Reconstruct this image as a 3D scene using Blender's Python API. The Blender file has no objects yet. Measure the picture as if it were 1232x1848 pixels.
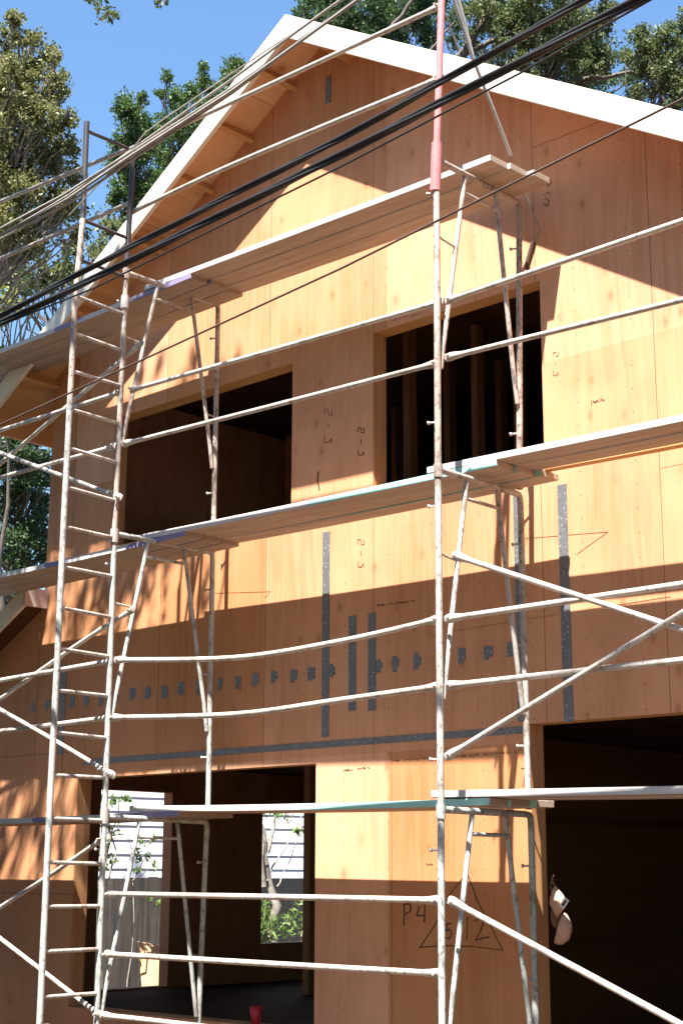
import bpy, math, random
import numpy as np
from mathutils import Vector, Matrix

sc = bpy.context.scene
COL = sc.collection
R = math.radians
random.seed(7)
rng = np.random.default_rng(11)

# ------------------------------------------------------------------ camera
F_PX, IW, IH = 2767.75, 1232.0, 1848.0
CAM_LOC = Vector((8.5782, -6.6694, 1.6415))
CAM_ROT = (Matrix.Rotation(0.762436, 3, 'Z') @ Matrix.Rotation(math.pi/2 + 0.231551, 3, 'X')
           @ Matrix.Rotation(0.0039725, 3, 'Z'))
cam_d = bpy.data.cameras.new("camera"); cam = bpy.data.objects.new("camera", cam_d)
COL.objects.link(cam)
cam_d.sensor_fit = 'VERTICAL'; cam_d.sensor_height = 24.0; cam_d.sensor_width = 16.0
cam_d.lens = 24.0 * F_PX / IH
cam_d.clip_start = 0.05; cam_d.clip_end = 2000
cam.matrix_world = Matrix.Translation(CAM_LOC) @ CAM_ROT.to_4x4()
sc.camera = cam

# ------------------------------------------------------------------ sky, sun, exposure
SUN_DIR = Vector((0.40, -1.0, 2.10)).normalized()
SUN_EL = math.asin(SUN_DIR.z)
world = bpy.data.worlds.new("World"); sc.world = world; world.use_nodes = True
wn = world.node_tree; wn.nodes.clear()
sky = wn.nodes.new("ShaderNodeTexSky"); sky.sky_type = 'NISHITA'; sky.sun_disc = False
sky.sun_elevation = SUN_EL; sky.sun_rotation = math.atan2(SUN_DIR.x, SUN_DIR.y)
sky.air_density = 1.6; sky.dust_density = 0.0; sky.ozone_density = 10.0; sky.altitude = 50
bg = wn.nodes.new("ShaderNodeBackground"); bg.inputs['Strength'].default_value = 0.061
wo = wn.nodes.new("ShaderNodeOutputWorld")
wn.links.new(sky.outputs[0], bg.inputs[0]); wn.links.new(bg.outputs[0], wo.inputs[0])
sun_d = bpy.data.lights.new("sun", 'SUN'); sun_d.energy = 5.0; sun_d.angle = R(0.53)
sun_d.color = (1.0, 0.96, 0.89)
sun = bpy.data.objects.new("sun", sun_d); COL.objects.link(sun)
sun.rotation_euler = SUN_DIR.to_track_quat('Z', 'Y').to_euler()
sc.view_settings.view_transform = 'Standard'; sc.view_settings.look = 'None'
sc.view_settings.exposure = 1.93; sc.view_settings.gamma = 1.0
sc.render.engine = 'CYCLES'
sc.cycles.max_bounces = 8; sc.cycles.diffuse_bounces = 5
sc.cycles.use_denoising = True

# ------------------------------------------------------------------ photo measurements -> points on known planes
def ray(x, y):
    return CAM_ROT @ Vector(((x - IW/2)/F_PX, -(y - IH/2)/F_PX, -1.0))
def onX(x, y, X):
    d = ray(x, y); return CAM_LOC + d*((X - CAM_LOC.x)/d.x)
def onY(x, y, Y):
    d = ray(x, y); return CAM_LOC + d*((Y - CAM_LOC.y)/d.y)
def onZ(x, y, Z):
    d = ray(x, y); return CAM_LOC + d*((Z - CAM_LOC.z)/d.z)
def at(x, y, depth):
    return CAM_LOC + ray(x, y)*depth

# ------------------------------------------------------------------ object helpers
def tag(o, label=None, cat=None, group=None, kind=None):
    if label: o['label'] = label
    if cat: o['category'] = cat
    if group: o['group'] = group
    if kind: o['kind'] = kind
    return o
def empty(name, loc, label=None, cat=None, group=None):
    o = bpy.data.objects.new(name, None); COL.objects.link(o)
    o.location = loc; o.empty_display_size = 0.1
    return tag(o, label, cat, group)
def put_under(o, parent):
    o.parent = parent
    o.matrix_parent_inverse = world_of(parent).inverted()
def world_of(o):
    m = Matrix.LocRotScale(o.location, o.rotation_euler, o.scale)
    if o.parent: m = world_of(o.parent) @ o.matrix_parent_inverse @ m
    return m

class MB:
    def __init__(s): s.v = []; s.f = []; s.sm = []; s.mi = []
    def add(s, vs, fs, smooth=False, mi=0):
        b = len(s.v); s.v += [tuple(v) for v in vs]
        s.f += [tuple(i + b for i in f) for f in fs]
        s.sm += [smooth]*len(fs); s.mi += [mi]*len(fs)
    def box(s, a, b, mi=0):
        (x0,y0,z0),(x1,y1,z1) = a, b
        x0,x1 = sorted((x0,x1)); y0,y1 = sorted((y0,y1)); z0,z1 = sorted((z0,z1))
        s.add([(x0,y0,z0),(x1,y0,z0),(x1,y1,z0),(x0,y1,z0),(x0,y0,z1),(x1,y0,z1),(x1,y1,z1),(x0,y1,z1)],
              [(0,3,2,1),(4,5,6,7),(0,1,5,4),(1,2,6,5),(2,3,7,6),(3,0,4,7)], mi=mi)
    def hexa(s, lo, hi, mi=0):   # two quads, matched corners
        s.add(list(lo)+list(hi), [(0,3,2,1),(4,5,6,7),(0,1,5,4),(1,2,6,5),(2,3,7,6),(3,0,4,7)], mi=mi)
    def quad(s, a, b, c, d, mi=0): s.add([a,b,c,d], [(0,1,2,3)], mi=mi)
    def prism(s, poly, y0, y1, mi=0):  # poly in (x,z)
        n = len(poly)
        vs = [(x,y0,z) for x,z in poly] + [(x,y1,z) for x,z in poly]
        fs = [tuple(range(n)), tuple(range(2*n-1, n-1, -1))] + [(i, i+n, (i+1)%n+n, (i+1)%n) for i in range(n)]
        s.add(vs, fs, mi=mi)
    def prism_x(s, poly, x0, x1, mi=0):  # poly in (y,z)
        n = len(poly)
        vs = [(x0,y,z) for y,z in poly] + [(x1,y,z) for y,z in poly]
        fs = [tuple(range(n)), tuple(range(2*n-1, n-1, -1))] + [(i, i+n, (i+1)%n+n, (i+1)%n) for i in range(n)]
        s.add(vs, fs, mi=mi)
    def tube(s, pts, r, seg=10, cap=True, mi=0):
        pts = [Vector(p) for p in pts]
        rs = r if isinstance(r, (list, tuple)) else [r]*len(pts)
        rings = []; up = None
        for i, p in enumerate(pts):
            d = (pts[min(i+1, len(pts)-1)] - pts[max(i-1, 0)]).normalized()
            if up is None:
                a = Vector((0,0,1)) if abs(d.z) < 0.9 else Vector((1,0,0))
                up = (a - d*a.dot(d)).normalized()
            else:
                up = (up - d*up.dot(d)).normalized()
            w = d.cross(up)
            rings.append([p + (up*math.cos(2*math.pi*k/seg) + w*math.sin(2*math.pi*k/seg))*rs[i] for k in range(seg)])
        vs = [v for r_ in rings for v in r_]; fs = []
        for i in range(len(pts)-1):
            for k in range(seg):
                a = i*seg+k; b = i*seg+(k+1)%seg
                fs.append((a, b, b+seg, a+seg))
        s.add(vs, fs, True, mi)
        if cap:
            s.add(rings[0], [tuple(range(seg-1,-1,-1))], mi=mi); s.add(rings[-1], [tuple(range(seg))], mi=mi)
    def lathe(s, prof, center, seg=24, mi=0):
        c = Vector(center); vs = []; fs = []
        for r, z in prof:
            vs += [c + Vector((r*math.cos(2*math.pi*k/seg), r*math.sin(2*math.pi*k/seg), z)) for k in range(seg)]
        for i in range(len(prof)-1):
            for k in range(seg):
                a = i*seg+k; b = i*seg+(k+1)%seg
                fs.append((a,b,b+seg,a+seg))
        s.add(vs, fs, True, mi)
    def build(s, name, mat, parent=None, bevel=0.0):
        me = bpy.data.meshes.new(name); me.from_pydata(s.v, [], s.f)
        me.polygons.foreach_set('use_smooth', s.sm)
        mats = mat if isinstance(mat, (list, tuple)) else [mat]
        for m in mats: me.materials.append(m)
        if len(mats) > 1: me.polygons.foreach_set('material_index', s.mi)
        me.update()
        o = bpy.data.objects.new(name, me); COL.objects.link(o)
        if parent: put_under(o, parent)
        if bevel:
            b = o.modifiers.new("bevel", 'BEVEL'); b.width = bevel; b.segments = 2; b.limit_method = 'ANGLE'
        return o

# ------------------------------------------------------------------ materials
class NT:
    def __init__(s, name):
        s.m = bpy.data.materials.new(name); s.m.use_nodes = True
        s.t = s.m.node_tree; s.t.nodes.clear()
        s.out = s.n("ShaderNodeOutputMaterial")
        s.b = s.n("ShaderNodeBsdfPrincipled"); s.l(s.b.outputs[0], s.out.inputs[0])
        s.tc = s.n("ShaderNodeTexCoord")
    def n(s, t, **k):
        x = s.t.nodes.new(t)
        for a, v in k.items(): setattr(x, a, v)
        return x
    def l(s, a, b): s.t.links.new(a, b)
    def val(s, sock, v):
        if hasattr(v, 'is_output') or hasattr(v, 'links'): s.l(v, sock)
        else: sock.default_value = v
    def math(s, op, a, b=None, c=None):
        x = s.n("ShaderNodeMath", operation=op)
        s.val(x.inputs[0], a)
        if b is not None: s.val(x.inputs[1], b)
        if c is not None: s.val(x.inputs[2], c)
        return x.outputs[0]
    def mapping(s, scale, loc=(0,0,0), src=None):
        x = s.n("ShaderNodeMapping"); x.inputs['Scale'].default_value = scale; x.inputs['Location'].default_value = loc
        s.l(src or s.tc.outputs['Object'], x.inputs[0]); return x.outputs[0]
    def noise(s, vec, scale=1.0, detail=4, rough=0.6, dist=0.0):
        x = s.n("ShaderNodeTexNoise"); x.inputs['Scale'].default_value = scale; x.inputs['Detail'].default_value = detail
        x.inputs['Roughness'].default_value = rough; x.inputs['Distortion'].default_value = dist
        s.l(vec, x.inputs['Vector']); return x.outputs[0]
    def ramp(s, fac, stops):
        x = s.n("ShaderNodeValToRGB"); cr = x.color_ramp
        while len(cr.elements) < len(stops): cr.elements.new(0.5)
        for e, (p, c) in zip(cr.elements, stops):
            e.position = p; e.color = (*c, 1) if len(c) == 3 else c
        s.l(fac, x.inputs[0]); return x.outputs[0]
    def mix(s, fac, a, b, mode='MIX'):
        x = s.n("ShaderNodeMix", data_type='RGBA', blend_type=mode)
        s.val(x.inputs[0], fac)
        s.val(x.inputs[6], (*a,1) if isinstance(a, tuple) and len(a)==3 else a)
        s.val(x.inputs[7], (*b,1) if isinstance(b, tuple) and len(b)==3 else b)
        return x.outputs[2]
    def color(s, c): s.val(s.b.inputs['Base Color'], (*c,1) if isinstance(c, tuple) and len(c)==3 else c)
    def rough(s, v): s.val(s.b.inputs['Roughness'], v)
    def metal(s, v): s.val(s.b.inputs['Metallic'], v)
    def bump(s, h, strength=0.3, dist=0.01):
        x = s.n("ShaderNodeBump"); x.inputs['Strength'].default_value = strength; x.inputs['Distance'].default_value = dist
        s.l(h, x.inputs['Height']); s.l(x.outputs[0], s.b.inputs['Normal'])

BW = lambda v: (v, v, v)
def smooth_band(t, x, c, w):      # 1 inside |x-c|<w
    return t.math('LESS_THAN', t.math('ABSOLUTE', t.math('SUBTRACT', x, c)), w)

def plywood(name, base, dark, seams_u=(), seams_v=(), axes='XZ', grain='V', knot=1.0, seed=0.0, nails=True, split_z=None):
    t = NT(name)
    sep = t.n("ShaderNodeSeparateXYZ"); t.l(t.tc.outputs['Object'], sep.inputs[0])
    a = {'X':0,'Y':1,'Z':2}
    u, v = sep.outputs[a[axes[0]]], sep.outputs[a[axes[1]]]
    cmb = t.n("ShaderNodeCombineXYZ"); t.l(u, cmb.inputs[0]); t.l(v, cmb.inputs[1]); cmb.inputs[2].default_value = seed
    P = cmb.outputs[0]
    gs = (26, 1.1, 1) if grain == 'V' else (1.1, 26, 1)
    gs2 = (90, 3.0, 1) if grain == 'V' else (3.0, 90, 1)
    # sheet number -> each sheet its own tone
    sheet = t.math('FLOOR', t.math('DIVIDE', t.math('ADD', u, 0.84), 1.22))
    wn_ = t.n("ShaderNodeTexWhiteNoise", noise_dimensions='2D')
    c2 = t.n("ShaderNodeCombineXYZ"); t.l(sheet, c2.inputs[0]); t.l(t.math('FLOOR', t.math('DIVIDE', v, 2.44)), c2.inputs[1])
    t.l(c2.outputs[0], wn_.inputs['Vector'])
    tone = wn_.outputs['Value']
    warp = t.noise(t.mapping((1.3,0.5,1), (seed,0,0), P), 1.0, 2, 0.5)
    addv = t.n("ShaderNodeVectorMath", operation='MULTIPLY_ADD')
    t.l(warp, addv.inputs[0]); addv.inputs[1].default_value = (0.25,0.25,0); t.l(P, addv.inputs[2])
    g1 = t.noise(t.mapping(gs, (seed*3,0,0), addv.outputs[0]), 1.0, 5, 0.6, 0.4)
    g2 = t.noise(t.mapping(gs2, (0,seed,0), P), 1.0, 3, 0.6)
    blot = t.noise(t.mapping((1.2,0.7,1), (seed*2,1,0), P), 1.0, 3, 0.55)
    col = t.mix(t.ramp(g1, [(0.38,BW(0)),(0.66,BW(1))]), base, dark)
    col = t.mix(t.math('MULTIPLY', t.ramp(g2, [(0.5,BW(0)),(0.75,BW(1))]), 0.35), col, tuple(c*0.72 for c in dark))
    lightc = tuple(min(1, c*1.16) for c in base)
    col = t.mix(t.ramp(blot, [(0.42,BW(0)),(0.62,BW(0.75))]), col, lightc)
    hv = t.n("ShaderNodeHueSaturation"); t.l(col, hv.inputs['Color'])
    t.l(t.math('MULTIPLY_ADD', tone, 0.30, 0.83), hv.inputs['Value'])
    t.l(t.math('MULTIPLY_ADD', tone, -0.16, 1.06), hv.inputs['Saturation'])
    col = hv.outputs[0]
    # knots
    ks = (7.0, 4.2, 1) if grain == 'V' else (4.2, 7.0, 1)
    vor = t.n("ShaderNodeTexVoronoi"); vor.inputs['Scale'].default_value = 1.0; vor.inputs['Randomness'].default_value = 1.0
    t.l(t.mapping(ks, (seed,3,0), P), vor.inputs['Vector'])
    on = t.math('GREATER_THAN', t.math('MULTIPLY', vor.outputs['Color'], 1.0), 0.52)
    kn = t.math('MULTIPLY', t.ramp(vor.outputs['Distance'], [(0.05,BW(1)),(0.2,BW(0))]), on)
    col = t.mix(t.math('MULTIPLY', kn, 0.55*knot), col, tuple(c*0.38 for c in dark))
    halo = t.math('MULTIPLY', t.ramp(vor.outputs['Distance'], [(0.1,BW(1)),(0.5,BW(0))]), on)
    col = t.mix(t.math('MULTIPLY', halo, 0.3*knot), col, dark)
    # nails along studs
    if nails:
        fu = t.math('ABSOLUTE', t.math('SUBTRACT', t.math('FRACT', t.math('DIVIDE', t.math('ADD', u, 0.84), 0.4067)), 0.5))
        fv = t.math('ABSOLUTE', t.math('SUBTRACT', t.math('FRACT', t.math('DIVIDE', v, 0.152)), 0.5))
        du = t.math('MULTIPLY', t.math('SUBTRACT', 0.5, fu), 0.4067); dv = t.math('MULTIPLY', t.math('SUBTRACT', 0.5, fv), 0.152)
        d = t.math('SQRT', t.math('ADD', t.math('MULTIPLY', du, du), t.math('MULTIPLY', dv, dv)))
        col = t.mix(t.math('MULTIPLY', t.math('LESS_THAN', d, 0.0062), 0.55), col, (0.09,0.06,0.045))
    # open joints between sheets
    seam = None
    for c in seams_u:
        m_ = smooth_band(t, u, c[0], 0.0026)
        if len(c) > 1:
            m_ = t.math('MULTIPLY', m_, t.math('MULTIPLY', t.math('GREATER_THAN', v, c[1]), t.math('LESS_THAN', v, c[2])))
        seam = m_ if seam is None else t.math('MAXIMUM', seam, m_)
    for c in seams_v:
        m_ = smooth_band(t, v, c[0], 0.0026)
        if len(c) > 1:
            m_ = t.math('MULTIPLY', m_, t.math('MULTIPLY', t.math('GREATER_THAN', u, c[1]), t.math('LESS_THAN', u, c[2])))
        seam = m_ if seam is None else t.math('MAXIMUM', seam, m_)
    if seam is not None:
        col = t.mix(t.math('MULTIPLY', seam, 0.8), col, tuple(c*0.25 for c in dark))
    t.color(col); t.rough(0.72)
    t.b.inputs['Specular IOR Level'].default_value = 0.25
    t.bump(g1, 0.12, 0.004)
    return t.m

def lumber(name, base, dark, axis=0, scale=1.0, seed=0.0, rough=0.75):
    t = NT(name)
    oi = t.n("ShaderNodeObjectInfo")
    sc_ = [30*scale]*3; sc_[axis] = 1.3*scale
    mp = t.mapping(tuple(sc_), (seed,seed,seed))
    off = t.n("ShaderNodeVectorMath", operation='ADD'); t.l(mp, off.inputs[0])
    cx = t.n("ShaderNodeCombineXYZ"); t.l(t.math('MULTIPLY', oi.outputs['Random'], 37.0), cx.inputs[0]); t.l(cx.outputs[0], off.inputs[1])
    g = t.noise(off.outputs[0], 1.0, 5, 0.62, 0.5)
    b = t.noise(t.mapping((1.7,1.7,1.7),(seed,0,0)), 1.0, 3)
    col = t.mix(t.ramp(g, [(0.35,BW(0)),(0.68,BW(1))]), base, dark)
    col = t.mix(t.math('MULTIPLY', t.ramp(b,[(0.45,BW(0)),(0.7,BW(1))]), 0.4), col, dark)
    t.color(col); t.rough(rough); t.bump(g, 0.15, 0.004)
    t.b.inputs['Specular IOR Level'].default_value = 0.25
    return t.m

def tube_paint(name, base, patch, rust, amount=0.5, seed=0.0, rough=0.5):
    t = NT(name)
    n1 = t.noise(t.mapping((9,9,5),(seed,0,0)), 1.0, 6, 0.7)
    n2 = t.noise(t.mapping((40,40,22),(0,seed,0)), 1.0, 4, 0.7)
    n3 = t.noise(t.mapping((2.1,2.1,1.4),(0,0,seed)), 1.0, 4, 0.6)
    col = t.mix(t.ramp(n3, [(0.42,BW(0)),(0.6,BW(1))]), base, patch)
    col = t.mix(t.math('MULTIPLY', t.ramp(n1, [(0.52,BW(0)),(0.64,BW(1))]), amount), col, rust)
    col = t.mix(t.math('MULTIPLY', t.ramp(n2, [(0.56,BW(0)),(0.62,BW(1))]), amount*0.9), col, tuple(c*0.5 for c in rust))
    t.color(col); t.rough(t.math('MULTIPLY_ADD', n1, 0.3, rough-0.1)); t.bump(n2, 0.2, 0.002)
    t.b.inputs['Specular IOR Level'].default_value = 0.4
    return t.m

def plain(name, col, rough=0.6, metal=0.0, var=0.15, scale=8.0):
    t = NT(name)
    n = t.noise(t.mapping((scale,)*3), 1.0, 4)
    t.color(t.mix(t.ramp(n,[(0.35,BW(0)),(0.7,BW(1))]), col, tuple(c*(1-var*2) for c in col)))
    t.rough(rough); t.metal(metal); return t.m

def leaf_mat(name, c1, c2, c3, trans=0.35):
    t = NT(name)
    geo = t.n("ShaderNodeNewGeometry")
    n = t.noise(t.mapping((0.9,0.9,0.9)), 1.0, 3)
    f = t.math('ADD', t.math('MULTIPLY', geo.outputs['Random Per Island'], 0.65), t.math('MULTIPLY', n, 0.4))
    col = t.ramp(f, [(0.15,c1),(0.5,c2),(0.9,c3)])
    t.color(col); t.rough(0.5); t.b.inputs['Specular IOR Level'].default_value = 0.35
    tr = t.n("ShaderNodeBsdfTranslucent"); hs = t.n("ShaderNodeHueSaturation")
    hs.inputs['Value'].default_value = 1.3; hs.inputs['Saturation'].default_value = 1.1
    t.l(col, hs.inputs['Color']); t.l(hs.outputs[0], tr.inputs[0])
    mx = t.n("ShaderNodeMixShader"); mx.inputs[0].default_value = trans
    t.l(t.b.outputs[0], mx.inputs[1]); t.l(tr.outputs[0], mx.inputs[2]); t.l(mx.outputs[0], t.out.inputs[0])
    return t.m

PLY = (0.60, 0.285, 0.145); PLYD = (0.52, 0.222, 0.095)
M = {}
M['wall'] = plywood('plywood_sheathing', PLY, PLYD,
    seams_u=[(-0.84,2.5,9),(0.38,2.4,9),(1.47,2.4,9),(2.92,2.5,9),(3.8,2.5,9),(5.02,2.5,9),(1.63,0,2.45),(-2.06,2.4,9),(-2.9,0,1.47),(-2.45,1.47,3.5)],
    seams_v=[(6.42,2.92,8),(1.47,-4.2,-1.8),(2.62,-4.2,-1.8),(0.42,-4.2,-1.8),(4.02,3.8,8)])
M['side'] = plywood('plywood_side', PLY, PLYD, axes='YZ', seed=4.0)
M['soffit'] = plywood('plywood_soffit', (0.64,0.37,0.17), (0.52,0.26,0.10), axes='XY', seed=9.0, nails=False,
    seams_u=[(-2.06,),(-0.84,),(0.38,),(1.6,),(2.82,)])
M['stud'] = lumber('stud_lumber', (0.60,0.32,0.15), (0.44,0.21,0.09), axis=2)
M['stud_dim'] = lumber('stud_lumber_dim', (0.34,0.17,0.085), (0.24,0.11,0.05), axis=2)  # darker stud copy, dimness of the upper room put into its colour
M['beam'] = lumber('header_lumber', (0.62,0.36,0.15), (0.50,0.24,0.085), axis=0)
M['rake'] = plain('primed_trim', (0.80,0.74,0.64), 0.55, var=0.04, scale=3)
M['pinktrim'] = plain('primed_trim_pink', (0.62,0.50,0.47), 0.55, var=0.05, scale=3)
M['roofing'] = plain('roof_underlayment', (0.10,0.10,0.10), 0.85)
M['mark'] = plain('marker_ink', (0.07,0.035,0.02), 0.7)
M['line_faint'] = plain('faint_line', (0.36,0.17,0.075), 0.8)
M['mark_faint'] = plain('faded_ink', (0.17,0.085,0.045), 0.8)
def galv(name):
    t = NT(name)
    n = t.noise(t.mapping((45,45,45)), 1.0, 3, 0.7); n2 = t.noise(t.mapping((4,4,3)), 1.0, 4)
    vor = t.n("ShaderNodeTexVoronoi"); vor.inputs['Scale'].default_value = 34; t.l(t.tc.outputs['Object'], vor.inputs['Vector'])
    col = t.mix(n2, (0.24,0.245,0.26), (0.15,0.155,0.165))
    col = t.mix(t.math('MULTIPLY', t.ramp(vor.outputs['Distance'],[(0.12,BW(1)),(0.24,BW(0))]), 0.9), col, (0.50,0.51,0.55))
    col = t.mix(t.math('MULTIPLY', t.ramp(n,[(0.58,BW(0)),(0.66,BW(1))]), 0.8), col, (0.10,0.10,0.11))
    t.color(col); t.metal(0.35); t.rough(0.5); t.bump(vor.outputs['Distance'], 0.3, 0.003); return t.m
M['galv'] = galv('galvanised_strap')
M['tube'] = tube_paint('scaffold_paint', (0.48,0.445,0.41), (0.38,0.34,0.30), (0.17,0.11,0.08), 0.75, 1.0)
M['tube_rust'] = tube_paint('scaffold_paint_worn', (0.50,0.43,0.375), (0.40,0.315,0.26), (0.12,0.075,0.055), 0.8, 5.0)
M['tube_green'] = tube_paint('scaffold_paint_greenish', (0.48,0.475,0.445), (0.38,0.41,0.39), (0.16,0.14,0.12), 0.75, 8.0)
M['rail'] = tube_paint('rail_paint', (0.54,0.49,0.44), (0.45,0.395,0.345), (0.22,0.155,0.12), 0.6, 12.0)
M['pink'] = tube_paint('pink_paint', (0.72,0.27,0.28), (0.66,0.22,0.22), (0.30,0.10,0.09), 0.25, 3.0)
M['tube_dark'] = plain('scaffold_tube_dark', (0.06,0.055,0.06), 0.5)  # near-black tone for the upper ladder and left guard tubes
M['steel'] = plain('clamp_steel', (0.55,0.51,0.47), 0.45, 0.3)
def plank_mat(name, base, dark, edge, edge_amt, seed, xr=(-9,9), white=(0.62,0.57,0.54)):
    t = NT(name)
    g = t.noise(t.mapping((1.6,28,28),(seed,0,0)), 1.0, 5, 0.65, 0.4)
    b = t.noise(t.mapping((0.9,5,5),(0,seed,0)), 1.0, 4)
    col = t.mix(t.ramp(g,[(0.35,BW(0)),(0.68,BW(1))]), base, dark)
    col = t.mix(t.math('MULTIPLY', t.ramp(b,[(0.45,BW(0)),(0.65,BW(1))]), 0.5), col, tuple(c*0.8 for c in dark))
    geo = t.n("ShaderNodeNewGeometry"); sp = t.n("ShaderNodeSeparateXYZ"); t.l(geo.outputs['True Normal'], sp.inputs[0])
    side = t.math('LESS_THAN', sp.outputs[1], -0.5)   # painted edge
    e = t.noise(t.mapping((1.5,6,6),(seed*2,0,0)), 1.0, 5, 0.6)
    ef = t.ramp(e,[(0.5-edge_amt*0.3,BW(0)),(0.56-edge_amt*0.3,BW(1))])
    so = t.n("ShaderNodeSeparateXYZ"); t.l(t.tc.outputs['Object'], so.inputs[0])
    xx = t.math('ADD', so.outputs[0], t.math('MULTIPLY', e, 0.6))
    ef = t.math('MULTIPLY', ef, t.math('MULTIPLY', t.math('GREATER_THAN', xx, xr[0]+0.3), t.math('LESS_THAN', xx, xr[1]+0.3)))
    ecol = t.mix(ef, white, edge)
    col = t.mix(side, col, ecol)
    col = t.mix(t.math('GREATER_THAN', sp.outputs[2], 0.5), col, t.mix(b, (0.22,0.175,0.14), (0.12,0.095,0.078)))   # trodden tops, darkened to bounce less sun onto the wall
    t.color(col); t.rough(0.75); t.bump(g, 0.25, 0.004); return t.m
M['plank'] = plank_mat('scaffold_plank', (0.48,0.38,0.295), (0.36,0.275,0.21), (0.52,0.49,0.48), 0.2, 2.0)
M['plank_teal'] = plank_mat('scaffold_plank_turquoise', (0.48,0.38,0.295), (0.36,0.275,0.21), (0.34,0.60,0.54), 0.7, 5.0, xr=(0.1,1.75))
M['plank_purple'] = plank_mat('scaffold_plank_purple', (0.40,0.32,0.25), (0.29,0.23,0.17), (0.25,0.21,0.36), 0.1, 9.0, xr=(0.2,9))
M['cable'] = plain('cable_rubber', (0.018,0.018,0.02), 0.5)
M['cable_grey'] = plain('cable_weathered', (0.36,0.33,0.30), 0.6)
M['cable_brown'] = plain('cable_brown', (0.10,0.06,0.045), 0.6)
M['siding'] = plain('white_siding', (0.78,0.78,0.80), 0.6, var=0.04, scale=2)
M['fence'] = lumber('weathered_fence', (0.15,0.135,0.125), (0.05,0.045,0.043), axis=2, scale=0.7)
M['bark'] = plain('bark', (0.16,0.13,0.105), 0.9, var=0.3, scale=14)
M['bark_pale'] = plain('bark_pale', (0.38,0.34,0.29), 0.9, var=0.28, scale=14)
M['leather'] = plain('suede_leather', (0.62,0.38,0.27), 0.8, var=0.12, scale=12)
M['leather_dark'] = plain('dark_leather', (0.22,0.10,0.06), 0.7)
M['white_tag'] = plain('white_label', (0.78,0.76,0.78), 0.5, var=0.03)
M['red_cup'] = plain('red_plastic', (0.55,0.02,0.035), 0.35, var=0.05)
M['cup_white'] = plain('white_plastic', (0.75,0.72,0.70), 0.4, var=0.03)
M['concrete'] = plain('driveway_concrete', (0.070,0.036,0.018), 0.85, var=0.12, scale=1.5)
M['earth'] = plain('dry_earth', (0.070,0.035,0.016), 0.95, var=0.2, scale=1.1)
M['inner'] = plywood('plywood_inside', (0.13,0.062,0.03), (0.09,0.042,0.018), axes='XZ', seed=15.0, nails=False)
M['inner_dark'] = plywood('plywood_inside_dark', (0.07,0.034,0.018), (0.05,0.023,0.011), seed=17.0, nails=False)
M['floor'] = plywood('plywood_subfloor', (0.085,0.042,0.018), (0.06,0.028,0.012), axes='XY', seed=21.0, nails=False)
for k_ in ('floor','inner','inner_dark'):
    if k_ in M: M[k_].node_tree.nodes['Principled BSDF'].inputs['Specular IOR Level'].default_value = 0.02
M['leaf_oak'] = leaf_mat('oak_leaves', (0.060,0.075,0.020), (0.135,0.145,0.050), (0.27,0.25,0.11))
M['leaf_con'] = leaf_mat('cypress_leaves', (0.022,0.050,0.016), (0.060,0.110,0.028), (0.125,0.19,0.050))
M['leaf_dark'] = leaf_mat('dark_leaves', (0.020,0.042,0.020), (0.045,0.085,0.032), (0.10,0.15,0.05))
M['leaf_mix'] = leaf_mat('mixed_leaves', (0.030,0.052,0.020), (0.085,0.115,0.040), (0.20,0.21,0.085))
M['leaf_yel'] = leaf_mat('yellow_green_leaves', (0.13,0.16,0.03), (0.24,0.27,0.05), (0.36,0.38,0.10))
M['leaf_bright'] = leaf_mat('bright_leaves', (0.06,0.12,0.03), (0.14,0.23,0.06), (0.26,0.34,0.12))

# ================================================================== SETTING: ground
g = MB(); g.box((-300,-300,-0.3), (300,300,0.0))
tag(g.build('ground', M['earth']), kind='structure')
g = MB(); g.box((2.4,-14,0.001), (7.4,1.1,0.02)); g.box((-30,-12,0.001),(2.4,-5.0,0.02)); g.box((7.4,-12,0.001),(40,-5.0,0.02))
tag(g.build('driveway', M['concrete']), kind='structure')

# ================================================================== HOUSE
YW, WT = 1.1, 0.14              # front face of the sheathing, wall thickness
RX = 0.93                        # ridge
SL = 0.605
def soff(x): return 7.99 - SL*abs(x-RX)
XL, XR, XG = -2.42, 7.6, -4.1
YB = 9.2
WS = 0.52; YRW = 0.90; XW = -2.395
def wing(x): return 3.905 + WS*(x - XW)          # underside of the lower roof on the left
house = empty('house', (1.5, 4.0, 0.0), 'unfinished two storey plywood house with gable roof behind the scaffold', 'house')
OPEN = [(2.785, 6.9, 0.02, 2.555), (-1.83, 0.92, 0.60, 2.395), (-1.52, 0.64, 4.30, 5.425), (1.465, 2.955, 4.30, 5.46)]

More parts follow.
